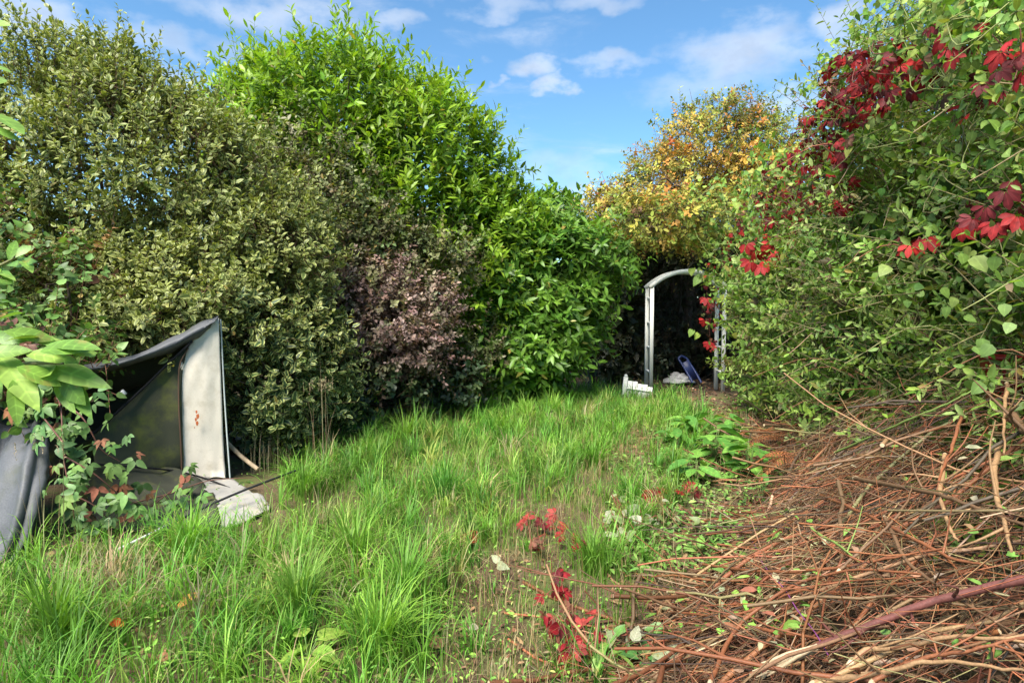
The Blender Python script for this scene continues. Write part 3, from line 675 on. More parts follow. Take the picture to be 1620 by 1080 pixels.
vine('virginia_creeper', 'dark red creeper cascading down the hedge from the sky line to the arch', 'creeper',
     [(1350, 140, 60, 60, 140), (1300, 215, 45, 55, 110), (1245, 300, 55, 60, 150), (1210, 360, 50, 50, 100), (1165, 400, 30, 40, 50), (1126, 480, 16, 80, 60), (1410, 95, 60, 40, 40), (1480, 70, 60, 30, 16), (1560, 60, 60, 30, 8),
      (1330, 300, 30, 40, 24)],
     PR, 'red', 'fan', .07, (.14, .05, .035), r, off=(-.6, -.1),
     big=[(1195, 395, 7.6, .17, 2), (1212, 408, 7.5, .17, 2), (1188, 412, 7.5, .15, 0), (1222, 385, 7.6, .15, 2), (1205, 420, 7.5, .14, 0), (1180, 385, 7.7, .14, 0), (1235, 400, 7.2, .14, 2),
          (1118, 470, 11.0, .16, 0), (1115, 505, 11.0, .15, 2), (1122, 540, 11.0, .14, 0), (1358, 108, 5.1, .14, 2), (1345, 165, 5.1, .14, 0), (1405, 130, 4.7, .13, 2), (1335, 320, 5.2, .12, 0)])
r = np.random.default_rng(34)
vine('virginia_creeper', 'large crimson creeper leaves near the top of the nearest hedge', 'creeper',
     [(1585, 110, 45, 35, 8), (1540, 170, 40, 30, 6), (1570, 340, 55, 40, 12), (1440, 390, 40, 20, 8), (1480, 140, 50, 30, 12)], PR, 'red', 'fan', .065, (.14, .05, .035), r,
     big=[(1590, 300, 2.85, .085, 1), (1560, 325, 2.9, .075, 1), (1610, 340, 2.8, .085, 0), (1575, 350, 2.85, .08, 0), (1540, 345, 3.0, .07, 1), (1600, 285, 2.9, .075, 1), (1440, 385, 3.7, .1, 2),
          (1465, 375, 3.6, .1, 0), (1520, 355, 3.1, .09, 0), (1605, 90, 2.9, .075, 1), (1580, 110, 2.9, .07, 1), (1555, 130, 3.0, .07, 1), (1615, 120, 2.85, .07, 0)])
PLM = [(.20, .33, .06, 3), (.28, .38, .07, 2), (.13, .25, .045, 1.5), (.34, .36, .08, .7)]
r = np.random.default_rng(35)
vine('bindweed_vine', 'lime green heart-leaved vine trailing over the right side of the arch', 'vine',
     [(1150, 350, 55, 75, 260), (1130, 430, 28, 50, 80), (1185, 470, 50, 50, 80), (1175, 570, 22, 50, 20), (1215, 280, 40, 60, 120), (1200, 430, 60, 60, 90), (1110, 300, 34, 34, 50), (1140, 445, 26, 30, 80), (1165, 500, 20, 45, 30), (1120, 430, 14, 12, 14)], PLM, 'soft', 'heart', .085, (.2, .26, .07), r, off=(-.6, 0),
     big=[(1095, 425, 11.2, .16, 1), (1105, 440, 11.1, .17, 0), (1160, 445, 9.8, .16, 0), (1175, 440, 9.5, .17, 1), (1190, 455, 9.0, .15, 0), (1205, 430, 8.6, .15, 1), (1095, 522, 11.2, .14, 0),
          (1105, 528, 11.2, .13, 1), (1140, 590, 10.6, .15, 0), (1160, 575, 10.2, .14, 1), (1130, 415, 11, .15, 1), (1180, 345, 9.4, .15, 0), (1165, 320, 9.6, .15, 1)])
r = np.random.default_rng(36)
vine('bindweed_vine', 'yellow-green vine leaves along the top of the hedge against the sky', 'vine',
     [(1430, 40, 85, 60, 330), (1320, 150, 45, 90, 170), (1540, 30, 80, 50, 260), (1290, 230, 35, 60, 80), (1500, 110, 70, 50, 120), (1590, 170, 40, 40, 60), (1400, 200, 70, 50, 70)],
     PLM, 'soft', 'heart', .052, (.2, .22, .07), r, off=(-.45, .1),
     big=[(1360, 225, 4.9, .1, 3), (1345, 232, 4.9, .09, 3), (1375, 218, 4.8, .09, 1), (1305, 170, 5.6, .07, 1), (1420, 60, 4.4, .07, 1), (1440, 150, 4.2, .07, 0), (1480, 60, 3.9, .06, 0), (1310, 240, 5.6, .08, 3)])
r = np.random.default_rng(37)
vine('wild_grape_vine', 'broad pale green leaves hanging mid-height on the nearest hedge', 'vine',
     [(1480, 300, 90, 70, 70), (1540, 220, 70, 70, 60), (1400, 430, 80, 60, 60), (1560, 430, 60, 60, 50), (1330, 400, 50, 60, 60)], [(.20, .32, .07, 2), (.28, .37, .10, 1.5), (.13, .22, .05, 1)], 'soft', 'ovate', .05, (.16, .15, .06), r,
     big=[(1540, 405, 3.0, .10, 1), (1520, 400, 3.05, .085, 0), (1575, 405, 2.9, .07, 0), (1405, 420, 4.1, .10, 1), (1390, 430, 4.2, .09, 0), (1555, 535, 2.8, .07, 2), (1570, 545, 2.75, .07, 2), (1540, 548, 2.8, .06, 2),
          (1535, 600, 2.8, .07, 2), (1555, 605, 2.75, .07, 2), (1590, 480, 2.8, .06, 0), (1600, 510, 2.75, .06, 0), (1490, 455, 3.3, .065, 0), (1510, 470, 3.2, .06, 1), (1500, 485, 3.2, .06, 0), (1525, 500, 3.1, .06, 0)])

# ------------------------------------------------------------------ white garden arch, broken edging, litter beneath it
def boxes(mb, c, half, col, rot=0.0, tilt=0.0, bev=.12):
    """box with chamfered long edges"""
    hx, hy, hz = half; b = min(hx, hy) * bev * 2
    prof = [(-hx + b, -hy), (hx - b, -hy), (hx, -hy + b), (hx, hy - b), (hx - b, hy), (-hx + b, hy), (-hx, hy - b), (-hx, -hy + b)]
    V = A([(x, y, z) for z in (-hz, hz) for (x, y) in prof]); cr, sr = math.cos(rot), math.sin(rot); ct, st = math.cos(tilt), math.sin(tilt)
    V = np.stack([V[:, 0] * ct + V[:, 2] * st, V[:, 1], -V[:, 0] * st + V[:, 2] * ct], 1)
    V = np.stack([V[:, 0] * cr - V[:, 1] * sr, V[:, 0] * sr + V[:, 1] * cr, V[:, 2]], 1) + A(c)
    q = [(i, (i + 1) % 8, 8 + (i + 1) % 8, 8 + i) for i in range(8)]
    t = [(0, i + 1, i) for i in range(1, 7)] + [(8, 8 + i, 9 + i) for i in range(1, 7)]
    mb.add(V, col, t, q)
WHITE = (.84, .82, .75)
def garden_arch():
    xl, xr, y0, y1, hp = 2.53, 3.84, 11.45, 11.85, 1.92
    root = thing('garden_arch', ((xl + xr) / 2, y0, 0), 'white painted garden arch with one side swallowed by creeper', 'arch')
    for y in (y0, y1):
        for x in (xl, xr):
            mb = MB(); boxes(mb, (x, y, hp / 2 - .02), (.032, .03, hp / 2), WHITE); mb.build('post', M['paint'], root)
        mb = MB(); n = 25; xs = np.linspace(0, 1, n)
        zs = hp + .29 * (1 - np.abs(2 * xs - 1) ** 2.2) - .03
        pts = np.stack([xl - .04 + (xr - xl + .08) * xs, np.full(n, y), zs], 1)
        tan = nrm(np.gradient(pts, axis=0)); up = np.stack([-tan[:, 2], 0 * xs, tan[:, 0]], 1)
        V = np.stack([pts + up * a + A([0, b, 0]) for a, b in ((-.038, -.031), (.038, -.031), (.038, .031), (-.038, .031))], 1)
        q = [(i * 4 + j, i * 4 + (j + 1) % 4, i * 4 + 4 + (j + 1) % 4, i * 4 + 4 + j) for i in range(n - 1) for j in range(4)] + [(3, 2, 1, 0), (n * 4 - 4, n * 4 - 3, n * 4 - 2, n * 4 - 1)]
        mb.add(V, WHITE, None, q); mb.build('arch_rail', M['paint'], root)
    for s in (.06, .25, .5, .75, .94):
        mb = MB(); z = hp + .29 * (1 - abs(2 * s - 1) ** 2.2) - .03
        boxes(mb, (xl + (xr - xl) * s, (y0 + y1) / 2, z), (.022, .163, .012), WHITE); mb.build('cross_slat', M['paint'], root)
    for x in (xl, xr):
        for z in (.35, .8, 1.25, 1.7):
            mb = MB(); boxes(mb, (x, (y0 + y1) / 2, z), (.014, .163, .02), WHITE); mb.build('side_rung', M['paint'], root)
garden_arch()
def edging():
    b = G(985, 632); root = thing('edging_panel', b, 'broken white picket edging leaning at the foot of the arch', 'edging')
    Y = b[1]; x0 = b[0]
    mb = MB(); boxes(mb, (x0 + .03, Y, b[2] + .19), (.035, .03, .20), WHITE, tilt=.12); 
    tube(mb, A([(x0 + .05, Y, b[2] + .385), (x0 + .052, Y, b[2] + .40), (x0 + .055, Y, b[2] + .425), (x0 + .056, Y, b[2] + .435)]), (.02, .032, .028, .008), WHITE, 10); mb.build('post', M['paint'], root)
    for i in range(5):
        h = .165 - .014 * i + .008 * (i % 2)
        mb = MB(); boxes(mb, (x0 + .115 + i * .088, Y + .015 + .01 * i, b[2] + h - .01), (.04, .012, h), WHITE, tilt=.1); mb.build('board', M['paint'], root)
    mb = MB(); tube(mb, A([(x0 + .05, Y - .012, b[2] + .2), (x0 + .5, Y + .04, b[2] + .13)]), .014, WHITE, 8); mb.build('rail', M['paint'], root)
edging()
def arch_litter():
    r = np.random.default_rng(41)
    c = A([3.35, 12.6, .03]); mb = MB(); mb.smooth = False
    n1, n2 = 26, 14; th = np.linspace(0, 2 * math.pi, n1, endpoint=False); ph = np.linspace(0, 1.5, n2)
    T, Q = np.meshgrid(th, ph); D = np.stack([np.cos(T) * np.cos(Q), np.sin(T) * np.cos(Q), np.sin(Q)], -1)
    V = c + D * A([.3, .22, .17]) * (1 + .22 * wob(D * 1.0, 6, 5) + .06 * r.normal(size=T.shape))[..., None]
    i = (np.arange(n2 - 1)[:, None] * n1 + np.arange(n1)[None]); j = (np.arange(n2 - 1)[:, None] * n1 + (np.arange(n1)[None] + 1) % n1)
    mb.add(V.reshape(-1, 3), (.34, .33, .32), None, np.stack([i, j, j + n1, i + n1], -1).reshape(-1, 4))
    tag(mb.build('rubbish_bag', M['plastic']), 'crumpled whitish plastic bag on the ground beyond the arch', 'bag')
    root = thing('folding_chair', (3.58, 12.45, 0), 'dark blue folded chair frame leaning in the shade behind the arch', 'chair')
    for dx in (-.11, .06):
        mb = MB(); tube(mb, curve([(3.66 + dx, 12.35, .05), (3.56 + dx, 12.5, .28), (3.44 + dx, 12.62, .5)], 8), .022, (.02, .035, .13), 8); mb.build('frame_tube', M['plastic'], root)
    mb = MB(); tube(mb, curve([(3.33, 12.62, .5), (3.40, 12.63, .55), (3.50, 12.62, .5)], 8), .022, (.02, .035, .13), 8); mb.build('top_bar', M['plastic'], root)
    mb = MB(); boxes(mb, (3.53, 12.52, .27), (.07, .012, .2), (.018, .03, .11), tilt=-.42); mb.build('seat', M['plastic'], root)
arch_litter()

# ------------------------------------------------------------------ collapsed tent
def cloth(mb, rows, col, nu=22, nv=22, wr=.012, fr=5, seed=0, fold=None, rough=.004):
    g = A([[P(*p) for p in row] for row in rows])                       # control grid in the place
    m = A([curve(row, nu) if len(row) > 1 else row for row in g])
    V = A([curve(m[:, j], nv) for j in range(nu)]).transpose(1, 0, 2)
    du, dv = np.gradient(V, axis=1), np.gradient(V, axis=0); N = nrm(np.cross(du, dv))
    h = wr * wob(V, fr, seed) - wr * .9 * np.abs(wob(V, fr * 2.2, seed + 2)) + rough * wob(V, fr * 6, seed + 1)
    if fold:
        u = np.linspace(0, 1, nu)[None, :]; w = np.linspace(.35, 1, nv)[:, None]
        h = h + fold[0] * w * np.sin(u * fold[1] * 6.28 + np.linspace(0, 1.5, nv)[:, None] + .8 * np.sin(u * 9))
    V = V + N * h[..., None]; V[..., 2] = np.maximum(V[..., 2], gz(V[..., 0], V[..., 1]) + .02 + .03 * np.abs(wob(V, 9, seed + 4)))
    i = (np.arange(nv - 1)[:, None] * nu + np.arange(nu - 1)[None]).ravel()
    mb.smooth = True; mb.add(V.reshape(-1, 3), col, None, np.stack([i, i + 1, i + nu + 1, i + nu], 1))
def solid(o, t=.003):
    m = o.modifiers.new('cloth thickness', 'SOLIDIFY'); m.thickness = t; m.offset = 0; return o
def tent():
    root = thing('collapsed_tent', P(250, 745, 5.3) * A([1, 1, 0]), 'collapsed dark green tent with a pale canvas panel and grey flysheet', 'tent')
    GREEN, CREAM, GREY, BLACK = (.06, .063, .038), (.64, .58, .48), (.075, .078, .085), (.012, .012, .013)
    def panel(name, mat, col, rows, **k):
        mb = MB(); cloth(mb, rows, col, **k); return solid(mb.build(name, M[mat], root))
    cp = panel('canvas_panel', 'cream', CREAM, [[(324, 512, 5.5), (335, 507, 5.52), (346, 503, 5.55)], [(298, 550, 5.48), (324, 552, 5.5), (348, 555, 5.55)], [(285, 580, 5.45), (318, 590, 5.48), (350, 600, 5.55)],
          [(284, 640, 5.43), (318, 650, 5.47), (352, 660, 5.55)], [(287, 700, 5.41), (320, 708, 5.45), (354, 715, 5.53)], [(289, 762, 5.38), (324, 766, 5.42), (358, 770, 5.5)]], wr=.012, fr=4, seed=3, rough=.003)
    cp['label'] = 'pale cream canvas panel with a rusty tear'
    # rusty tear and seam on the panel
    mb = MB(); t_ = [(311, 651), (313, 658), (310, 663), (312, 669), (308, 676)]
    for a, w in zip(t_, (.009, .014, .010, .013, .004)):
        q = P(a[0], a[1], 5.40); th = np.linspace(0, 6.28, 8)[:-1]; V = A([q + A([w * math.cos(x), -.002, w * 1.7 * math.sin(x) * (1 + .3 * math.sin(3 * x))]) for x in th])
        mb.add(np.concatenate([V, q[None] + A([[0, -.005, 0]])]), (.36, .10, .03), [(i, (i + 1) % 7, 7) for i in range(7)])
    mb.build('rust_tear', M['rope'], cp)
    mb = MB(); tube(mb, curve([P(298, 550, 5.45), P(284, 580, 5.41), P(283, 640, 5.39), P(286, 700, 5.37), P(288, 762, 5.34)], 20), .006, (.12, .07, .045), 6); mb.build('seam', M['rope'], cp)
    gp = panel('wall_panel', 'canvas', GREEN, [[(297, 548, 5.48), (288, 600, 5.45), (288, 670, 5.42), (290, 748, 5.38)], [(266, 578, 5.42), (262, 630, 5.38), (262, 680, 5.34), (263, 746, 5.28)], [(224, 618, 5.3), (224, 660, 5.25), (225, 700, 5.2), (226, 743, 5.14)],
          [(184, 655, 5.15), (184, 680, 5.1), (186, 710, 5.06), (187, 740, 5.0)], [(146, 690, 5.0), (147, 705, 4.97), (148, 720, 4.93), (149, 736, 4.88)]], wr=.02, fr=3, seed=5, rough=.003)
    mb = MB(); tube(mb, curve([P(304, 540, 5.44), P(266, 575, 5.37), P(224, 616, 5.25), P(184, 653, 5.1), P(138, 695, 4.95)], 20), .011, BLACK, 6); mb.build('hem', M['rope'], gp)
    mb = MB(); q = P(193, 623, 5.1); boxes(mb, q, (.022, .012, .03), (.6, .6, .58), tilt=.85); mb.build('toggle', M['plastic'], gp)
    panel('skirt', 'canvas', (.05, .052, .036), [[(149, 735, 4.88), (226, 742, 5.14), (270, 747, 5.3), (302, 753, 5.4)], [(138, 780, 4.75), (230, 776, 4.9), (290, 772, 5.1), (335, 788, 5.1)], [(150, 825, 4.5), (230, 818, 4.62), (300, 812, 4.75), (345, 828, 4.7)],
          [(160, 858, 4.27), (240, 853, 4.32), (300, 848, 4.38), (348, 846, 4.4)]], wr=.05, fr=4, seed=8, rough=.008)
    panel('groundsheet_corner', 'cream', (.26, .25, .23), [[(296, 757, 5.37), (360, 772, 5.44), (420, 796, 4.98)], [(332, 790, 5.07), (376, 796, 5.04), (425, 803, 4.93)], [(347, 828, 4.69), (386, 822, 4.75), (427, 812, 4.83)], [(352, 848, 4.38), (390, 838, 4.5), (427, 818, 4.77)]],
          wr=.035, fr=7, seed=10, rough=.01)
    panel('flysheet', 'flysheet', GREY, [[(346, 500, 5.56), (318, 509, 5.52), (285, 528, 5.46), (245, 546, 5.35), (205, 563, 5.22), (165, 572, 5.1), (115, 580, 4.95), (50, 588, 4.8), (-60, 600, 4.6)],
          [(340, 508, 5.48), (312, 522, 5.42), (278, 541, 5.36), (243, 556, 5.25), (205, 570, 5.12), (165, 580, 5.0), (115, 588, 4.85), (50, 596, 4.7), (-60, 610, 4.5)],
          [(333, 518, 5.5), (302, 540, 5.46), (270, 558, 5.4), (240, 566, 5.3), (205, 577, 5.2), (165, 588, 5.1), (115, 597, 4.95), (50, 606, 4.8), (-60, 620, 4.6)]], nu=40, nv=10, wr=.015, fr=6, seed=12)
    panel('roof_sheet', 'flysheet', (.05, .055, .045), [[(346, 500, 5.58), (245, 546, 5.37), (165, 572, 5.12), (50, 588, 4.82), (-60, 600, 4.62)], [(337, 540, 5.9), (248, 585, 5.75), (165, 605, 5.5), (50, 620, 5.2), (-60, 630, 5.0)], [(325, 620, 6.4), (250, 630, 6.3), (165, 640, 6.2), (50, 650, 6.0), (-60, 660, 5.9)]],
          nu=26, nv=16, wr=.06, fr=3, seed=14)
    panel('back_wall', 'canvas', (.035, .038, .026), [[(330, 560, 6.2), (200, 600, 5.9), (80, 610, 5.6), (-80, 620, 5.3)], [(340, 660, 6.1), (200, 680, 5.7), (80, 690, 5.4), (-80, 700, 5.1)], [(345, 735, 6.1), (200, 755, 5.7), (80, 770, 5.4), (-80, 790, 5.1)]], nu=26, nv=14, wr=.05, fr=3, seed=16)
    panel('door_curtain', 'flysheet', (.085, .088, .095), [[(30, 676, 4.62), (48, 668, 4.55), (62, 668, 4.52), (76, 680, 4.58)], [(-2, 725, 4.35), (30, 716, 4.22), (58, 718, 4.2), (80, 735, 4.32)], [(-25, 790, 4.12), (12, 788, 3.98), (45, 792, 3.95), (68, 800, 4.08)],
          [(-28, 850, 3.98), (0, 852, 3.86), (30, 852, 3.85), (50, 850, 3.95)], [(-28, 897, 3.86), (-8, 900, 3.80), (10, 900, 3.79), (26, 892, 3.85)]], nu=44, nv=30, wr=.015, fr=4, seed=18, fold=(.035, 3.2))
    panel('door_curtain', 'flysheet', (.06, .063, .07), [[(-120, 640, 4.6), (-40, 660, 4.6), (40, 680, 4.65)], [(-120, 760, 4.4), (-40, 770, 4.35), (20, 770, 4.35)], [(-120, 890, 3.95), (-50, 895, 3.92), (0, 893, 3.95)]], nu=36, nv=20, wr=.03, fr=4, seed=20, fold=(.03, 4))
    mb = MB(); tube(mb, curve([P(349, 505, 5.58), P(356, 640, 5.55), P(366, 785, 5.42)], 10), .007, (.36, .40, .38), 8); mb.build('pole', M['plastic'], root)
    for pts, rr, col in (([P(138, 733, 4.8), P(210, 738, 5.0), P(285, 746, 5.27), P(350, 766, 5.3), P(425, 803, 4.86)], .008, BLACK),
                         ([P(425, 806, 4.86), P(400, 820, 4.7), P(345, 842, 4.36)], .006, BLACK)):
        mb = MB(); tube(mb, curve(pts, 22), rr, col, 6); mb.build('strap', M['rope'], root)
    mb = MB(); th = np.linspace(0, 6.28, 14); q = P(424, 801, 4.84); tube(mb, A([q + A([.028 * math.cos(a), -.01, .024 * math.sin(a)]) for a in th]), .006, (.12, .09, .06), 6); mb.build('peg_ring', M['rope'], root)
tent()
mb = MB(); a, b = G(188, 868, .02), P(482, 748, 5.35); b[2] = max(b[2], .2)
tube(mb, curve([a, (a + b) / 2 + A([0, 0, .03]), b], 14), .009, [(.6, .6, .58)] * 3 + [(.02, .02, .022)] * 11, 7)
tag(mb.build('tent_pole', M['plastic']), 'thin black tent pole with a white end lying on the grass by the tent', 'pole')
mb = MB(); tube(mb, curve([P(360, 700, 5.75), P(382, 722, 5.7), P(408, 742, 5.65)], 6), .02, (.30, .23, .15), 7, endcol=(.42, .33, .22))
tag(mb.build('wooden_stake', M['bark']), 'short tan wooden stake leaning behind the tent panel', 'stake')

# brambles hanging over the tent
def bramble():
    r = np.random.default_rng(51)
    root = thing('bramble_trail', P(120, 850, 4.2) * A([1, 1, 0]), 'bramble trailing down in front of the dark tent wall', 'bramble')
    st, mb, dd = MB(), MB(), MB()
    paths = [[(70, 590, 4.6), (95, 640, 4.3), (100, 720, 4.15), (115, 800, 4.1), (120, 850, 4.15)], [(90, 630, 4.3), (130, 660, 4.25), (160, 710, 4.3), (190, 730, 4.4)],
             [(100, 720, 4.15), (150, 750, 4.2), (200, 790, 4.35), (240, 800, 4.5)], [(110, 780, 4.1), (150, 800, 4.15), (180, 830, 4.2)], [(100, 700, 4.15), (60, 650, 4.2), (30, 620, 4.3)],
             [(190, 800, 4.6), (270, 780, 4.8), (330, 760, 5.0), (400, 755, 5.2)], [(240, 800, 4.5), (280, 770, 4.8), (310, 752, 5.0)]]
    for k, p in enumerate(paths):
        c = curve([P(*q) for q in p], 26); st = MB(); tube(st, c, np.linspace(.006, .003, 26), (.16, .07, .05), 5); st.build('stem', M['stem'], root)
        n = (34, 24, 24, 18, 18, 7, 5)[k]
        for i in range(n):
            s = c[r.integers(0, 26)] + r.normal(size=3) * .08; s[2] = max(s[2], .08); f = mb if r.random() > .12 else dd
            cc = pick(1, [(.13, .23, .06, 3), (.10, .19, .055, 2), (.17, .27, .07, 1)], r) if f is mb else pick(1, [(.22, .09, .05, 1)], r)
            fans(f, s[None], A([[.1, -.8, .6]]) + .3 * r.normal(size=(1, 3)), .085 * r.uniform(.7, 1.2), cc, r, k=3 if r.random() < .6 else 5, t='ovate', hang=.4)
    mb.build('foliage', M['small'], root); dd.build('dead_leaves', M['litter'], root)
bramble()

# leaves of a near tree reaching in from the left edge
def near_branch(name, label, stem, leaves, Y, pal, w0=.36, mat='veined', t='big'):
    r = np.random.default_rng(len(leaves) * 7)
    pts = [P(*q) for q in stem]; root = thing(name, pts[0], label, 'branch')
    mb = MB(); tube(mb, curve(pts, 20), np.linspace(.014, .003, 20), (.16, .15, .06), 6); mb.build('twig', M['stem'], root)
    for i, (ax, ay, bx, by, w) in enumerate(leaves):
        a, b = P(ax, ay, Y + r.uniform(-.06, .06)), P(bx, by, Y + r.uniform(-.12, .05)); L = np.linalg.norm(b - a); ci = i % len(pal)
        wr_ = round(w * Y / FPX / L, 1); wr_ = min(max(wr_, .25), .6); v = i % 3
        nor = nrm(A([.15, -.6, .8]) + .35 * r.normal(size=3))
        leaf_object(root, 'leaf', (name, ci, wr_, v), single(pal[ci], t, wr_, .16, .08 + .1 * v), mat, a, nor, b - a, L)
    return root
near_branch('leafy_branch', 'large glossy green leaves reaching in at the left edge over the tent', [(-900, 760, 1.75), (-400, 660, 1.65), (-90, 600, 1.55), (-20, 585, 1.5), (40, 575, 1.48), (100, 575, 1.46)],
    [(36, 566, 172, 606, 34), (62, 556, 132, 528, 36), (8, 540, 44, 506, 26), (62, 592, 108, 628, 42), (96, 592, 140, 640, 30), (-8, 556, 48, 602, 34), (6, 524, 74, 510, 26), (72, 546, 162, 556, 26), (-14, 566, 10, 606, 24),
     (26, 580, 84, 622, 34), (-20, 532, 32, 530, 26), (40, 560, 92, 534, 28), (-30, 560, -4, 520, 24), (80, 570, 120, 600, 26), (100, 575, 150, 578, 18), (20, 600, 40, 645, 20), (-20, 590, 14, 640, 22), (110, 560, 156, 536, 18), (50, 600, 66, 650, 20), (-10, 510, 20, 480, 18), (30, 530, 60, 490, 20), (84, 600, 112, 650, 18)], 1.48,
    [(.20, .34, .055), (.15, .28, .045), (.26, .39, .07)])
near_branch('leafy_branch', 'blurred bright leaves poking in at the upper left edge', [(-900, 330, 1.6), (-400, 230, 1.4), (-70, 170, 1.3), (-20, 160, 1.28), (0, 150, 1.27)],
    [(-16, 176, 34, 228, 34), (-24, 104, 14, 132, 30), (-26, 136, 10, 112, 28), (-20, 200, 22, 236, 20), (-22, 40, 12, 34, 20)], 1.27, [(.24, .38, .07), (.18, .32, .06)])
near_branch('leafy_branch', 'small sprig of rounded light green leaves at the left edge above bramble', [(-500, 640, 2.6), (-250, 530, 2.5), (-60, 450, 2.4), (0, 420, 2.4), (30, 405, 2.4)],
    [(0, 415, 14, 372, 18), (14, 412, 24, 366, 16), (24, 408, 48, 388, 16), (10, 420, 26, 398, 14), (-10, 430, -2, 392, 18), (-8, 420, 10, 398, 16), (30, 405, 52, 400, 12), (-20, 445, 6, 428, 14)], 2.4,
    [(.18, .34, .06), (.13, .26, .05)], t='obovate')

# ------------------------------------------------------------------ heap of cut branches
def on_pile(px, py, off): return G(px, py, off, pile=True)
PALE = (.50, .38, .23)
RED, BROWN, TAN, OLIVE, GREEN = (.20, .072, .03), (.135, .075, .038), (.28, .165, .08), (.19, .17, .065), (.18, .25, .06)
BR = [  # label, path in the picture, radius, colour, lift above the heap
    ('thick maroon branch with a long split pale end, lowest in the heap', [(1205, 1060), (1290, 1022), (1400, 978), (1500, 945), (1640, 914)], .0125, (.13, .045, .036), .10),
    ('long red stem running level across the middle of the heap', [(1112, 894), (1215, 905), (1290, 904), (1380, 888), (1500, 868)], .009, RED, .07),
    ('curved red stem bending down to the grass at the heap edge', [(1124, 1078), (1155, 1008), (1190, 970), (1260, 926), (1350, 902), (1470, 908)], .0095, RED, .08),
    ('thin red stem sweeping up from the lower heap edge', [(1060, 968), (1160, 976), (1250, 942), (1330, 925), (1460, 918)], .007, RED, .06),
    ('straight red stem slanting down below the dead fern', [(1238, 740), (1330, 780), (1420, 822), (1500, 860), (1580, 892)], .008, RED, .06),
    ('red stem slanting parallel below its twin', [(1298, 783), (1400, 828), (1500, 876), (1560, 890)], .009, RED, .06),
    ('brown branch with a broken pale tip pointing left', [(1352, 757), (1440, 775), (1540, 808), (1630, 838)], .012, BROWN, .08),
    ('upright reddish stump stem in the middle of the heap', [(1494, 722), (1486, 775), (1496, 830), (1512, 850)], .011, TAN, .07),
    ('wavy brown upright branch by the picture edge', [(1580, 705), (1580, 775), (1598, 830), (1612, 880)], .012, TAN, .07),
    ('upright red stem with a whittled white tip', [(1522, 652), (1506, 700), (1490, 745), (1478, 790)], .009, RED, .10),
    ('long forked red stem arching down from the hedge', [(1508, 577), (1484, 632), (1440, 690), (1380, 724), (1300, 738)], .009, RED, .12),
    ('long green stem slanting across the upper heap', [(1322, 716), (1420, 672), (1500, 636), (1560, 600)], .008, GREEN, .12),
    ('orange-brown stem with a pale cut end beside the lowest branch', [(1348, 1046), (1372, 1032), (1420, 1026), (1490, 1008), (1560, 1010), (1620, 1000)], .010, TAN, .07),
    ('smooth grey-brown branch lying level across the top of the heap', [(1358, 592), (1440, 570), (1530, 562), (1640, 556)], .008, (.26, .2, .15), .14),
    ('thin dark red stem ending under the split branch', [(1175, 990), (1250, 1000), (1330, 1012), (1390, 1016)], .008, RED, .05),
    ('short sawn upright peg of stem below the red tub', [(1592, 608), (1592, 660), (1594, 720)], .009, TAN, .12),
    ('thick brown branch in the shadow at the heap edge', [(1602, 655), (1612, 680), (1640, 700)], .02, BROWN, .12),
    ('green-yellow stem sticking out to the left of the heap', [(1284, 834), (1330, 866), (1352, 885)], .007, GREEN, .09),
    ('diagonal brown stem crossing the red stems', [(1400, 818), (1430, 880), (1480, 920), (1560, 970), (1620, 1010)], .008, BROWN, .07),
    ('thin olive stem at the left foot of the heap', [(1146, 808), (1170, 782), (1205, 750)], .006, OLIVE, .06),
    ('tan stem rising across the bottom corner', [(1290, 1080), (1400, 1064), (1500, 1050), (1620, 1062)], .010, TAN, .06),
    ('dark red stem low in the bottom corner', [(1380, 1078), (1450, 1050), (1540, 1040), (1630, 1020)], .008, RED, .05),
    ('thin brown stem crossing upward over the heap middle', [(1330, 900), (1390, 850), (1435, 805), (1450, 770)], .007, BROWN, .08),
    ('thin red stem lying along the heap top below the hedge', [(1200, 700), (1290, 690), (1380, 690), (1470, 700)], .006, RED, .06),
    ('pale brown stem pointing out above the weeds', [(1290, 745), (1330, 738), (1378, 720), (1400, 718)], .006, TAN, .06),
]
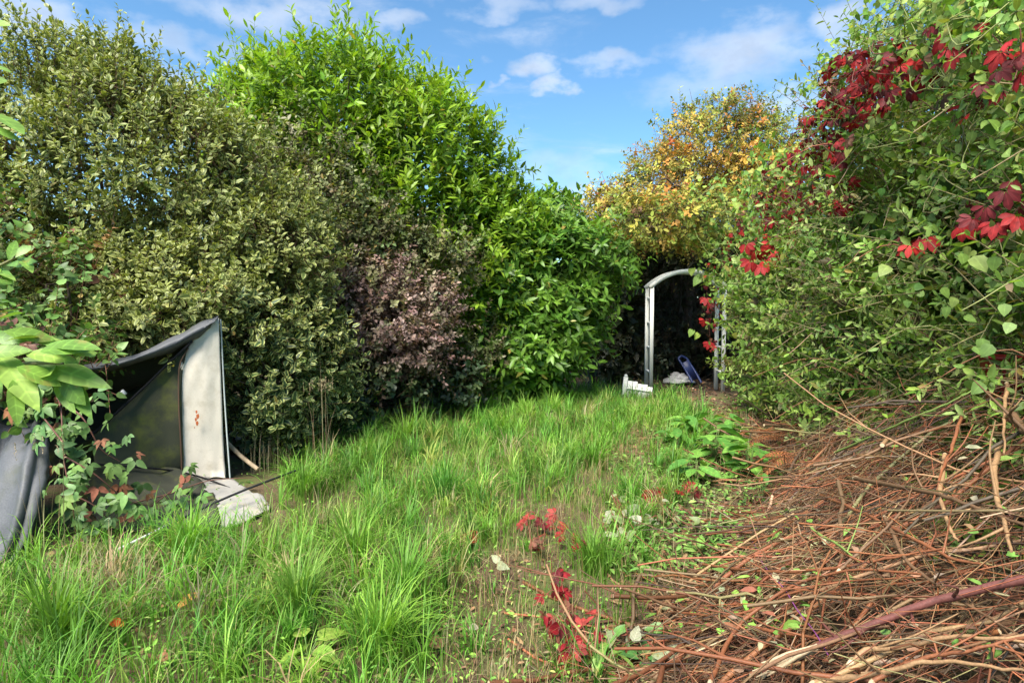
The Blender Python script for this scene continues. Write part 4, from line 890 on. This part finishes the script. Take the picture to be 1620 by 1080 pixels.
def branches():
    r = np.random.default_rng(61)
    for k, (lab, path, rad, col, off) in enumerate(BR):
        pts = [on_pile(px, py, off) for px, py in path]
        # ends that overhang keep the depth of their neighbour
        for i in range(1, len(pts)):
            if abs(pts[i][1] - pts[i - 1][1]) > 1.2: pts[i] = P(path[i][0], path[i][1], pts[i - 1][1] - .1)
        c = curve(pts, 26) + .004 * np.cumsum(r.normal(size=(26, 3)) * .5, 0)
        root = thing('cut_branch', pts[0], lab, 'branch', 'thicker cut branches on the heap')
        cc = np.tile(A(col), (26, 1)) * (1 + .06 * r.normal(size=(26, 1)))
        mb = MB(); mb.smooth = True
        rr = rad * (np.linspace(.9, 1.05, 26) if k == 0 else np.linspace(1.0, .38, 26)) * (1 + .03 * r.normal(size=26)); rr[4::5] *= 1.12
        tube(mb, c, rr, cc, 9); mb.build('stem', M['stem'], root)
        if k == 0:      # the split end
            sp = MB()
            for q in range(7):
                a = c[6] + r.normal(size=3) * .006 + A([0, -.012, .008]); e = c[0] - (c[3] - c[0]) * r.uniform(-.2, .45) + r.normal(size=3) * .012 + A([0, -.008, .006])
                tube(sp, A([a, a * .5 + e * .5 + A([0, -.004, .004]), e]), (.004, .008, .002), A(PALE) * r.uniform(.55, .9), 5)
            sp.build('split_wood', M['stem'], root)
        else:
            cap = MB(); d = nrm(c[0] - c[1]); tube(cap, A([c[0] - d * rad * .3, c[0] + d * rad * .8, c[0] + d * rad * 2.2]), (rad * 1.03, rad * .95, rad * .25), PALE, 8); cap.build('cut_end', M['stem'], root)
        for q in range(r.integers(2, 6)):
            j = r.integers(6, 22); e = c[j] + nrm(r.normal(size=3) + A([0, -.3, .5])) * r.uniform(.1, .3)
            t_ = MB(); tube(t_, curve([c[j], (c[j] + e) / 2 + r.normal(size=3) * .02, e], 7), np.linspace(rad * .5, .0018, 7), A(col) * 1.05, 5); t_.build('side_twig', M['stem'], root)
    # thinner stems, one by one, then the uncountable twigs
    def rand_stem(r, hi, rad, L, sp=.6):
        while True:
            y = 1.75 + 5.4 * r.random() ** 1.3; W = np.interp(y, [1.5, 2.6, 4, 5, 6, 7, 9], [2.2, 1.95, 1.15, .7, .4, .25, .1]); x = xfront(y) - W * 1.08 * r.random() ** .75
            break
        an = r.normal() * sp + (math.pi if r.random() < .5 else 0) + .15; n = 9; t_ = np.linspace(-.5, .5, n) * L
        bend = r.normal() * .5; dx_, dy_ = math.cos(an), math.sin(an)
        X = x + dx_ * t_ - dy_ * bend * t_ * t_; Y_ = y + dy_ * t_ + dx_ * bend * t_ * t_
        h0, h1 = .8 * mound(X[0], Y_[0]), .8 * mound(X[-1], Y_[-1]); zc = float(gz(x, y) + .8 * mound(x, y) * r.random() ** .45 * hi)
        Z = zc + t_ * ((h1 - h0) / L * .6 + .3 * r.normal()) + (.2 * r.normal() - .08) * t_ * t_
        Z = np.maximum(Z, gz(X, Y_) + rad + .01 * r.random())
        return np.stack([X, Y_, Z], 1) + .01 * np.cumsum(r.normal(size=(n, 3)), 0) * min(1, L) * .6
    pal = [(*RED, 3.2), (*BROWN, 3), (*TAN, 2.2), (.19, .11, .055, 2.4), (.27, .095, .042, 1.6), (*OLIVE, .8), (.36, .26, .16, .8), (.07, .045, .03, 1.5)]
    for k in range(260):
        rad = r.uniform(.005, .013); c = rand_stem(r, 1.12, rad, r.uniform(.7, 1.7)); mb = MB(); mb.smooth = True
        c[1:-1] += r.normal(size=(7, 3)) * .009; cc = pick(1, pal, r, .25)[0]
        tube(mb, c, np.linspace(rad, rad * .45, 9), cc, 6, endcol=PALE)
        for q in range(r.integers(1, 4)):         # side shoots
            j = r.integers(2, 8); dv = nrm(c[j + 1] - c[j]) + .8 * r.normal(size=3); e = c[j] + nrm(dv) * r.uniform(.08, .3)
            tube(mb, A([c[j], (c[j] + e) / 2 + r.normal(size=3) * .015, e]), (rad * .5, rad * .35, .001), cc, 4)
        tag(mb.build('cut_cane', M['stem']), 'thin red-brown cut cane tangled in the brush heap', 'cane', 'thin cut canes in the heap')
    mb = MB(); paths, rads = [], []
    for k in range(4200):
        rad = r.uniform(.0014, .0042); c = rand_stem(r, 1.12, rad, r.uniform(.2, .9), .85)[::2]
        c[1:4] += r.normal(size=(3, 3)) * .022
        paths.append(c); rads.append(rad)
    tubes3(mb, paths, rads, pick(4200, pal, r, .45) * .9)
    tag(mb.build('brush_twigs', M['stem']), 'mass of fine red-brown twigs filling the brush heap', 'twigs', kind='stuff')
branches()
def red_tub():
    c = P(1605, 580, 3.35); root = thing('red_tub', (c[0] + .05, c[1] + .12, c[2] - .2), 'red plastic tub half buried among the cut branches', 'tub')
    o = A([c[0] + .05, c[1] + .12, c[2]]); n = 28; th = np.linspace(0, 2 * math.pi, n, endpoint=False); mb = MB(); mb.smooth = True
    prof = [(.085, -.20), (.115, -.02), (.125, .035), (.135, .035), (.135, .048), (.122, .048), (.112, -.02), (.083, -.18), (.0, -.18)]
    V = A([[o + A([rr * math.cos(t), rr * math.sin(t), z]) for t in th] for rr, z in prof]).reshape(-1, 3)
    q = [(i * n + j, i * n + (j + 1) % n, (i + 1) * n + (j + 1) % n, (i + 1) * n + j) for i in range(len(prof) - 1) for j in range(n)]
    mb.add(V, (.34, .018, .015), None, q); mb.build('tub_body', M['plastic'], root)
    h = MB(); tube(h, curve([o + A([-.13, 0, .04]), o + A([-.1, -.11, -.02]), o + A([0, -.15, -.06]), o + A([.1, -.11, -.02]), o + A([.13, 0, .04])], 16), .005, (.3, .02, .02), 6); h.build('handle', M['plastic'], root)
red_tub()
def twine():
    mb = MB(); r = np.random.default_rng(62)
    pts = [on_pile(px, py, .06) for px, py in ((1145, 812), (1175, 835), (1198, 870), (1208, 893), (1240, 930), (1262, 965), (1288, 998), (1310, 1035))]
    tube(mb, curve(pts, 40), .0022, (.20, .05, .17), 5)
    tag(mb.build('twine', M['rope']), 'length of purple twine lying across the brush heap', 'twine')
twine()
def dead_fern():
    r = np.random.default_rng(63)
    for lab, px, py, dirs in (('rust-brown dead fern spray lying at the hedge foot', 1245, 690, ((-70, -25), (-60, 0), (-40, -30), (-50, 15))), ('smaller rusty fern frond below the larger spray', 1262, 720, ((-50, 12), (-40, 25), (-55, 0)))):
        b = on_pile(px, py, .16); root = thing('dead_fern', b, lab, 'fern')
        for dx, dy in dirs:
            e = on_pile(px + dx * 1.5, py + dy * 1.5, .2); e[1] = b[1] + np.clip(e[1] - b[1], -.4, .4); c = curve([b, (b + e) / 2 + A([0, 0, .07]), e], 16); mb = MB()
            tube(mb, c, .003, (.2, .08, .03), 4); ax = nrm(e - b)
            for i in range(2, 16):
                for s in (-1, 1):
                    d = nrm(ax * .6 + s * nrm(np.cross(ax, UP)) + A([0, 0, -.15])); l_ = .13 * (1 - i / 18)
                    for k in range(6): add_leaves(mb, (c[i] + d * l_ * k / 6)[None], nrm(d + ax * .8 * (1 if k % 2 else -.6))[None], UP[None], .035, .012, pick(1, [(.27, .10, .035, 1), (.2, .075, .03, 1)], r), 'dia')
            mb.build('frond', M['litter'], root)
dead_fern()

# ------------------------------------------------------------------ grass
def project(p):
    x, y, z = p[..., 0], p[..., 1], p[..., 2] - CAM_Z
    f = y * math.cos(PITCH) - z * math.sin(PITCH); u = y * math.sin(PITCH) + z * math.cos(PITCH)
    return 810 + FPX * x / f, 540 - FPX * u / f
def inpoly(x, y, poly):
    ins = np.zeros(x.shape, bool); n = len(poly)
    for i in range(n):
        (x0, y0), (x1, y1) = poly[i], poly[(i + 1) % n]
        c = ((y0 > y) != (y1 > y)) & (x < (x1 - x0) * (y - y0) / (y1 - y0 + 1e-9) + x0); ins ^= c
    return ins
def blades(mb, pos, az_, L, W, bend, col, seg=4):
    N = len(pos); t = np.linspace(0, 1, seg + 1); wp = A([.8, 1, .8, .5, .04]) if seg == 4 else np.linspace(1, .04, seg + 1)
    L, W, bend = [np.broadcast_to(A(k, float), N) for k in (L, W, bend)]
    hd = np.stack([np.cos(az_), np.sin(az_), 0 * az_], 1); sd_ = np.stack([-np.sin(az_), np.cos(az_), 0 * az_], 1)
    r_ = bend[:, None] * t[None]                                   # angle from upright grows along the blade
    ds = 1 / seg; hx = np.cumsum(np.sin(r_) * ds, 1) - np.sin(r_) * ds; hz = np.cumsum(np.cos(r_) * ds, 1) - np.cos(r_) * ds
    c = pos[:, None] + hd[:, None] * (hx * L[:, None])[..., None] + UP * (hz * L[:, None])[..., None]
    w = (W[:, None] * wp[None] * .5)[..., None]
    V = np.stack([c - sd_[:, None] * w, c + sd_[:, None] * w], 2).reshape(N, -1, 3); K = V.shape[1]
    q = A([(2 * i, 2 * i + 1, 2 * i + 3, 2 * i + 2) for i in range(seg)])
    tone_ = np.repeat(np.linspace(.9, 1.08, seg + 1), 2)  # blade colour runs from darker at the base to lighter at the tip
    mb.add(V, (col[:, None] * tone_[None, :, None]).reshape(-1, 3), None, q[None] + (np.arange(N) * K)[:, None, None])
PG = [(.145, .315, .04, 3), (.20, .37, .05, 2), (.085, .225, .03, 2.4), (.31, .40, .09, .9), (.38, .32, .16, .6)]
LAWN = [(-900, 905), (0, 905), (200, 866), (330, 858), (440, 842), (465, 800), (440, 745), (560, 690), (680, 655), (760, 634), (930, 622), (985, 636), (1070, 634), (1120, 668), (1080, 740), (1070, 800), (1050, 870), (1030, 950), (985, 1010), (960, 1100), (930, 3000), (-3000, 3000)]
PATH = [(700, 1300), (690, 1080), (735, 1000), (760, 900), (800, 860), (870, 790), (960, 720), (1000, 680), (1060, 690), (1030, 760), (960, 800), (930, 860), (850, 900), (850, 1000), (880, 1080), (900, 1300)]
def lawn_points(n, r, poly, y0=1.6, y1=11.8, x0=-6, x1=3.2, bias=1.0):
    y = y0 + (y1 - y0) * r.random(n) ** bias; x = r.uniform(x0, x1, n)
    z = gz(x, y); p = np.stack([x, y, z], 1); px, py = project(p)
    j = r.normal(size=(2, n)) * 9
    return p[inpoly(px + j[0], py + j[1], poly)]
def grass():
    r = np.random.default_rng(71); mb = MB()
    # tussocks everywhere
    p = lawn_points(4200, r, LAWN); px, py = project(p)
    keep0 = ~inpoly(px, py, [(800, 795), (900, 790), (965, 850), (965, 1060), (850, 1060), (835, 900)]) | (r.random(len(p)) < .25); p, px, py = p[keep0], px[keep0], py[keep0]
    thin = inpoly(px, py, PATH); keep = ~thin | (r.random(len(p)) < .38); keep &= (wob(p, 1.6, 90) > -.55) | (r.random(len(p)) < .3); p, thin = p[keep], thin[keep]
    for c, th in zip(p, thin):
        n = int(r.integers(18, 48)); far = c[1] > 6
        a = r.uniform(0, 6.28, n) if r.random() < .5 else r.uniform(0, 6.28) + 1.1 * r.normal(size=n); rad = np.abs(r.normal(size=n)) * r.uniform(.03, .09); q = c + np.stack([np.cos(a) * rad, np.sin(a) * rad, 0 * a], 1); q[:, 2] = gz(q[:, 0], q[:, 1]) - .01
        big = (.45 if th else 1) * r.uniform(.35, 1.15); L = .26 * big * (1 + .35 * r.normal(size=n)).clip(.3, 1.7) + .04
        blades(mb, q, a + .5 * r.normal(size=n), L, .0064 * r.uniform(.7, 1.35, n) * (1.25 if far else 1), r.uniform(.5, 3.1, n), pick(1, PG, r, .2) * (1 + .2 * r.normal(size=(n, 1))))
    # short fine grass between
    p = lawn_points(100000, r, LAWN); px, py = project(p); thin = inpoly(px, py, PATH); p = p[~thin | (r.random(len(p)) < .5)]; n = len(p)
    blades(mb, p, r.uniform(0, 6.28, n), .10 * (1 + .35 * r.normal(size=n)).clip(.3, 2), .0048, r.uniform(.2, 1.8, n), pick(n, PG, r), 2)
    tag(mb.build('grass', M['grass']), 'rough uncut green grass covering the clearing', 'grass', kind='stuff')
    # dead thatch lying in the grass and along the worn strip
    mb = MB(); wide = LAWN[:12] + [(1060, 640), (1180, 660), (1240, 720), (1150, 830), (1060, 1000), (1000, 1100), (930, 3000), (-3000, 3000)]
    p = lawn_points(44000, r, wide); px, py = project(p); thin = inpoly(px, py, PATH); p = p[thin | (r.random(len(p)) < .5)]; n = len(p); p[:, 2] += r.uniform(.003, .05, n)
    blades(mb, p, r.uniform(0, 6.28, n), r.uniform(.08, .26, n), .0035, r.uniform(1.3, 1.9, n), pick(n, [(.33, .25, .12, 2), (.24, .15, .07, 1.5), (.42, .34, .19, 1)], r), 3)
    tag(mb.build('thatch', M['straw']), 'dead straw-coloured grass lying between the green blades', 'dead grass', kind='stuff')
grass()
TUS = [('dark green tussock nearest the bottom edge below the tent', 470, 985, .42), ('full green tussock in front of the tent corner', 300, 885, .36), ('wide tussock of bright blades in the middle of the lawn', 560, 905, .42), ('arching tussock right of the lawn middle', 705, 800, .38),
       ('round tussock beside the bare path near the weeds', 940, 745, .36), ('tall tussock beside the dry stalks', 480, 790, .42), ('low tussock beside the fallen red leaves', 935, 905, .3), ('long-bladed tussock in the bottom left corner', 90, 1040, .44),
       ('tussock at the bottom edge beside the worn strip', 600, 1050, .40), ('bright far tussock before the laurel', 830, 668, .36), ('leaning tussock under the purple shrub', 640, 705, .38), ('tussock of yellowish blades left of the worn strip', 640, 960, .36)]
for i, (lab, px, py, L0) in enumerate(TUS):
    r = np.random.default_rng(700 + i); c = G(px, py); n = 150; mb = MB(); a = r.uniform(0, 6.28, n); rad = np.abs(r.normal(size=n)) * .07
    q = c + np.stack([np.cos(a) * rad, np.sin(a) * rad, 0 * a], 1); q[:, 2] = gz(q[:, 0], q[:, 1]) - .01
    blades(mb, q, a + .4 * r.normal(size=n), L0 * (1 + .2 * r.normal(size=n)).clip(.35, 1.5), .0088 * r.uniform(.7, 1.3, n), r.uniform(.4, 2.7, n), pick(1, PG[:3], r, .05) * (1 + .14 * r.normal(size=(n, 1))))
    tag(mb.build('grass_tussock', M['grass']), lab, 'grass', 'large grass tussocks')
def dry_stalks():
    r = np.random.default_rng(72)
    for lab, px, py, n, H in (('tall dry grass stalks standing before the bramble scrub', 505, 745, 16, .85), ('tuft of dead straw-coloured grass beside the tent corner', 420, 745, 60, .35), ('flattened patch of dead straw left of the tussocks', 150, 945, 170, .26), ('few tall dry stalks before the purple shrub', 660, 672, 9, .35),
                              ('lone dry stalks leaning in front of the grey curtain', 60, 910, 7, .75)):
        c = G(px, py); mb = MB(); a = r.uniform(0, 6.28, n); flat = n > 100
        q = c + np.stack([r.normal(size=n) * (.14 if n > 20 else .10), r.normal(size=n) * .09, 0 * a], 1); q[:, 2] = gz(q[:, 0], q[:, 1])
        blades(mb, q, a, H * (1 + .25 * r.normal(size=n)).clip(.4, 1.4), .004, r.uniform(.9, 1.9, n) if flat else r.uniform(.05, .6, n), pick(n, [(.42, .34, .19, 2), (.32, .24, .13, 1)], r))
        if n <= 20:
            for s, az_, b in zip(q, a, range(n)):
                tp = s + A([.06 * math.cos(az_), .06 * math.sin(az_), H * .92]); k = 14
                add_leaves(mb, tp + A([0, 0, 1.]) * np.linspace(0, .1, k)[:, None], nrm(UP + .5 * r.normal(size=(k, 3))), r.normal(size=(k, 3)), .018, .005, A([(.40, .31, .18)]), 'dia')
        tag(mb.build('dry_grass', M['straw']), lab, 'dry grass')
dry_stalks()

# ------------------------------------------------------------------ weeds, cuttings and fallen leaves on the ground
def weed(lab, px, py, n, L, pal, name='broadleaf_weed', w=.42, H=.18, t='big'):
    r = np.random.default_rng(int(px * 3 + py)); c = G(px, py); root = thing(name, c, lab, 'weed', 'broad-leaved weeds')
    st = MB()
    for i in range(n):
        a = i * 2.4 + .3 * r.normal(); lv = i / n; h = H * lv * r.uniform(.7, 1.2) + .02; e = r.uniform(.1, .7)
        b = c + A([math.cos(a) * .04, math.sin(a) * .04, h]); d = A([math.cos(a), math.sin(a), e]); ci = i % len(pal)
        tube(st, A([c + A([0, 0, .0]), c * .5 + b * .5 + A([0, 0, .01]), b]), .003, (.16, .24, .07), 4)
        leaf_object(root, 'leaf', (name, tuple(pal[ci]), i % 3, w), single(pal[ci], t, w, .18, .18 + .1 * (i % 3)), 'veined', b, A([0, 0, 1.]) + .25 * r.normal(size=3), d, L * r.uniform(.65, 1.15))
    tag(st.build('stalks', M['stem'], root), kind='stuff')
WP = [(.13, .30, .05), (.18, .36, .06), (.09, .23, .04)]
weed('broad-leaved weed at the back of the patch nearest the arch', 1085, 690, 24, .27, WP, H=.26)
weed('bright pointed-leaf weed in the middle of the weed patch', 1130, 735, 30, .3, WP, H=.34)
weed('weed with long leaves leaning against the heap', 1185, 760, 26, .28, WP, H=.34)
weed('low weed rosette in front of the weed patch', 1100, 765, 20, .24, WP, H=.2)
weed('leafy weed crowding the left side of the weed patch', 1070, 715, 22, .26, WP, H=.26)
weed('upright weed at the far end of the weed patch by the hedge', 1150, 700, 24, .26, WP, H=.34)
weed('dark weed plant between weed patch and brown fern', 1205, 800, 11, .17, [(.085, .2, .04), (.06, .15, .035)], H=.26)
weed('small upright weed with three pale leaves beside the cut stems', 1110, 868, 8, .16, WP, H=.1)
weed('tiny weed growing through the twigs in the heap', 1262, 858, 5, .09, WP, H=.2)
weed('yellow-green bramble seedling at the bottom of the lawn', 488, 1045, 9, .15, [(.25, .36, .06), (.2, .33, .05)], w=.55, H=.1, t='ovate')
weed('clover-leaved seedling at the bottom edge by pale cuttings', 1020, 1052, 6, .09, [(.08, .2, .05)], w=.8, H=.05, t='heart')
weed('light green weed at the bottom edge left of the heap', 960, 1065, 8, .13, [(.22, .36, .07)], w=.4, H=.12)
weed('small green weed behind the edging at the arch foot', 1010, 655, 8, .14, WP, H=.08)
def cutting(lab, px, py, n, rx, ry, size, pal, kind='fan', mat='red', name='creeper_cutting', group='creeper cuttings on the grass'):
    r = np.random.default_rng(int(px + py * 5)); c = G(px, py); root = thing(name, c, lab, 'cutting', group); st = MB(); pts = []
    for i in range(n):
        q = G(px + r.uniform(-rx, rx), py + r.uniform(-ry, ry), .06 + .08 * r.random()); pts.append(q); ci = int(r.integers(0, len(pal))); nor = nrm(A([0, -.55, .8]) + .4 * r.normal(size=3)); xd = r.normal(size=3) * A([1, 1, .2])
        if kind == 'fan': leaf_object(root, 'leaf', (name, tuple(pal[ci]), i % 4), fan_unit(pal[ci], 90 + i % 4), mat, q, nor, xd, size * r.uniform(.7, 1.2))
        else: leaf_object(root, 'leaf', (name, tuple(pal[ci]), i % 3, kind), single(pal[ci], kind, .62, .2, .15 + .12 * (i % 3)), mat, q, nor, xd, size * r.uniform(.7, 1.2))
    pts = sorted(pts, key=lambda p: p[0])
    tube(st, curve(pts, 5 * n), .003, (.2, .06, .04), 4); st.build('stem', M['stem'], root)
RP = [(.20, .013, .017), (.10, .012, .015), (.26, .04, .032), (.13, .05, .03)]
cutting('spray of crimson creeper leaves lying in the middle of the grass', 862, 838, 15, 34, 30, .07, RP)
cutting('dark red creeper spray on the grass at the bottom of the heap', 905, 1000, 15, 42, 36, .065, RP)
cutting('few crimson leaves beside a curled dead leaf at the heap edge', 870, 925, 8, 24, 24, .06, RP[:2])
cutting('small tuft of deep red leaves by the pale cuttings', 1035, 780, 4, 14, 9, .1, RP[:2])
cutting('red leaf pair at the edge of the weed patch', 1090, 770, 3, 12, 10, .09, RP)
cutting('scatter of dull red leaflets right of the crimson spray', 925, 852, 4, 26, 14, .06, RP)
PP_ = [(.29, .32, .18), (.22, .27, .12), (.34, .34, .23)]
cutting('wilted pale green cutting trailing beside the tuft of red leaves', 985, 820, 20, 32, 42, .10, PP_, 'ovate', 'veined', 'wilted_cutting', 'wilted leafy cuttings')
cutting('pale underside leaves lying at the bottom of the heap', 1010, 1015, 10, 50, 36, .085, PP_ + [(.13, .26, .06)], 'ovate', 'veined', 'wilted_cutting', 'wilted leafy cuttings')
cutting('faded leaves hanging in the twigs beside the level red stem', 1150, 920, 9, 45, 26, .08, PP_ + [(.13, .26, .06)], 'ovate', 'veined', 'wilted_cutting', 'wilted leafy cuttings')
cutting('two pale fallen leaves left of the bare strip', 795, 890, 3, 10, 14, .08, PP_, 'ovate', 'veined', 'wilted_cutting', 'wilted leafy cuttings')
cutting('wilted greyish leaves among twigs before the weed patch', 1060, 800, 12, 50, 30, .085, PP_ + [(.2, .26, .09)], 'ovate', 'veined', 'wilted_cutting', 'wilted leafy cuttings')
def fallen(lab, px, py, L, col, k=2, w=.45, t='big'):
    r = np.random.default_rng(int(px * 7 + py)); mb = MB(); mb.smooth = True; q = G(px, py, .05); a = r.uniform(0, 6.28)
    add_leaves(mb, q[None], A([[math.cos(a), .5 * math.sin(a), .25]]), A([[0, -.5, .8]]), L, L * w, A(col), t, .35, .25)
    tag(mb.build('fallen_leaf', M['litter']), lab, 'leaf', 'single fallen leaves')
fallen('orange-red fallen leaf on the grass near the straw patch', 196, 990, .10, (.55, .09, .02))
fallen('yellow-brown curled leaf standing in the grass right of the straw patch', 280, 962, .14, (.40, .21, .05))
fallen('rust-red broad dead leaf in the grass left of the crimson spray', 758, 852, .13, (.25, .05, .02), w=.8, t='ovate')
fallen('brown dead leaf on the worn strip near the bottom', 702, 1022, .09, (.28, .15, .08), w=.7)
fallen('small cream leaf on the worn strip', 742, 992, .05, (.38, .34, .24), w=.8)
fallen('brown leaf near the bottom edge of the lawn', 270, 1040, .06, (.25, .11, .06), w=.7)
fallen('yellow leaf on the brambly ground by the laurel foot', 618, 668, .08, (.6, .45, .08), w=.6)
fallen('yellow-green leaf lying in front of the edging', 978, 652, .11, (.35, .42, .08), w=.7)
def litter():
    r = np.random.default_rng(81); mb = MB()
    def scatter(n, x0, x1, y0, y1, pal, L, up=.02, pile=False):
        px, py = r.uniform(x0, x1, n), r.uniform(y0, y1, n); p = Gv(px, py, .008 + up * r.random(n), pile)
        add_leaves(mb, p, r.normal(size=(n, 3)) * A([1, 1, .25]), UP + .35 * r.normal(size=(n, 3)), L * r.uniform(.5, 1.3, n), L * r.uniform(.3, .6, n), pick(n, pal, r), 'hex', .3, .25)
    dead = [(.20, .10, .055, 3), (.28, .17, .09, 2), (.12, .065, .04, 2), (.36, .27, .16, .7)]
    scatter(2200, 940, 1260, 600, 720, dead, .085); scatter(260, 500, 760, 640, 700, dead, .08); scatter(300, 690, 900, 860, 1075, dead, .04)
    scatter(900, 960, 1300, 740, 1075, dead, .05, .05); scatter(160, 80, 420, 840, 900, dead, .06); scatter(200, 100, 700, 900, 1075, dead, .04)
    scatter(3200, 960, 1270, 628, 900, [(.14, .26, .05, 3), (.2, .3, .07, 1), (.09, .18, .04, 2)], .055, .09)
    scatter(2600, 60, 960, 700, 1078, [(.2, .36, .06, 3), (.13, .26, .05, 2), (.3, .36, .1, .6)], .028, .1)
    scatter(500, 1250, 1620, 700, 1075, dead, .05, .25)
    scatter(150, 1100, 1620, 680, 1075, [(.33, .30, .18, 2), (.24, .15, .09, 2), (.16, .28, .06, 1.6)], .06, .05, True); scatter(260, 1020, 1300, 690, 1000, [(.16, .29, .05, 3), (.3, .31, .17, 1.5), (.22, .09, .05, 1)], .065, .06, True)
    tag(mb.build('leaf_litter', M['litter']), 'brown and green leaf litter strewn over the bare soil', 'leaf litter', kind='stuff')
litter()
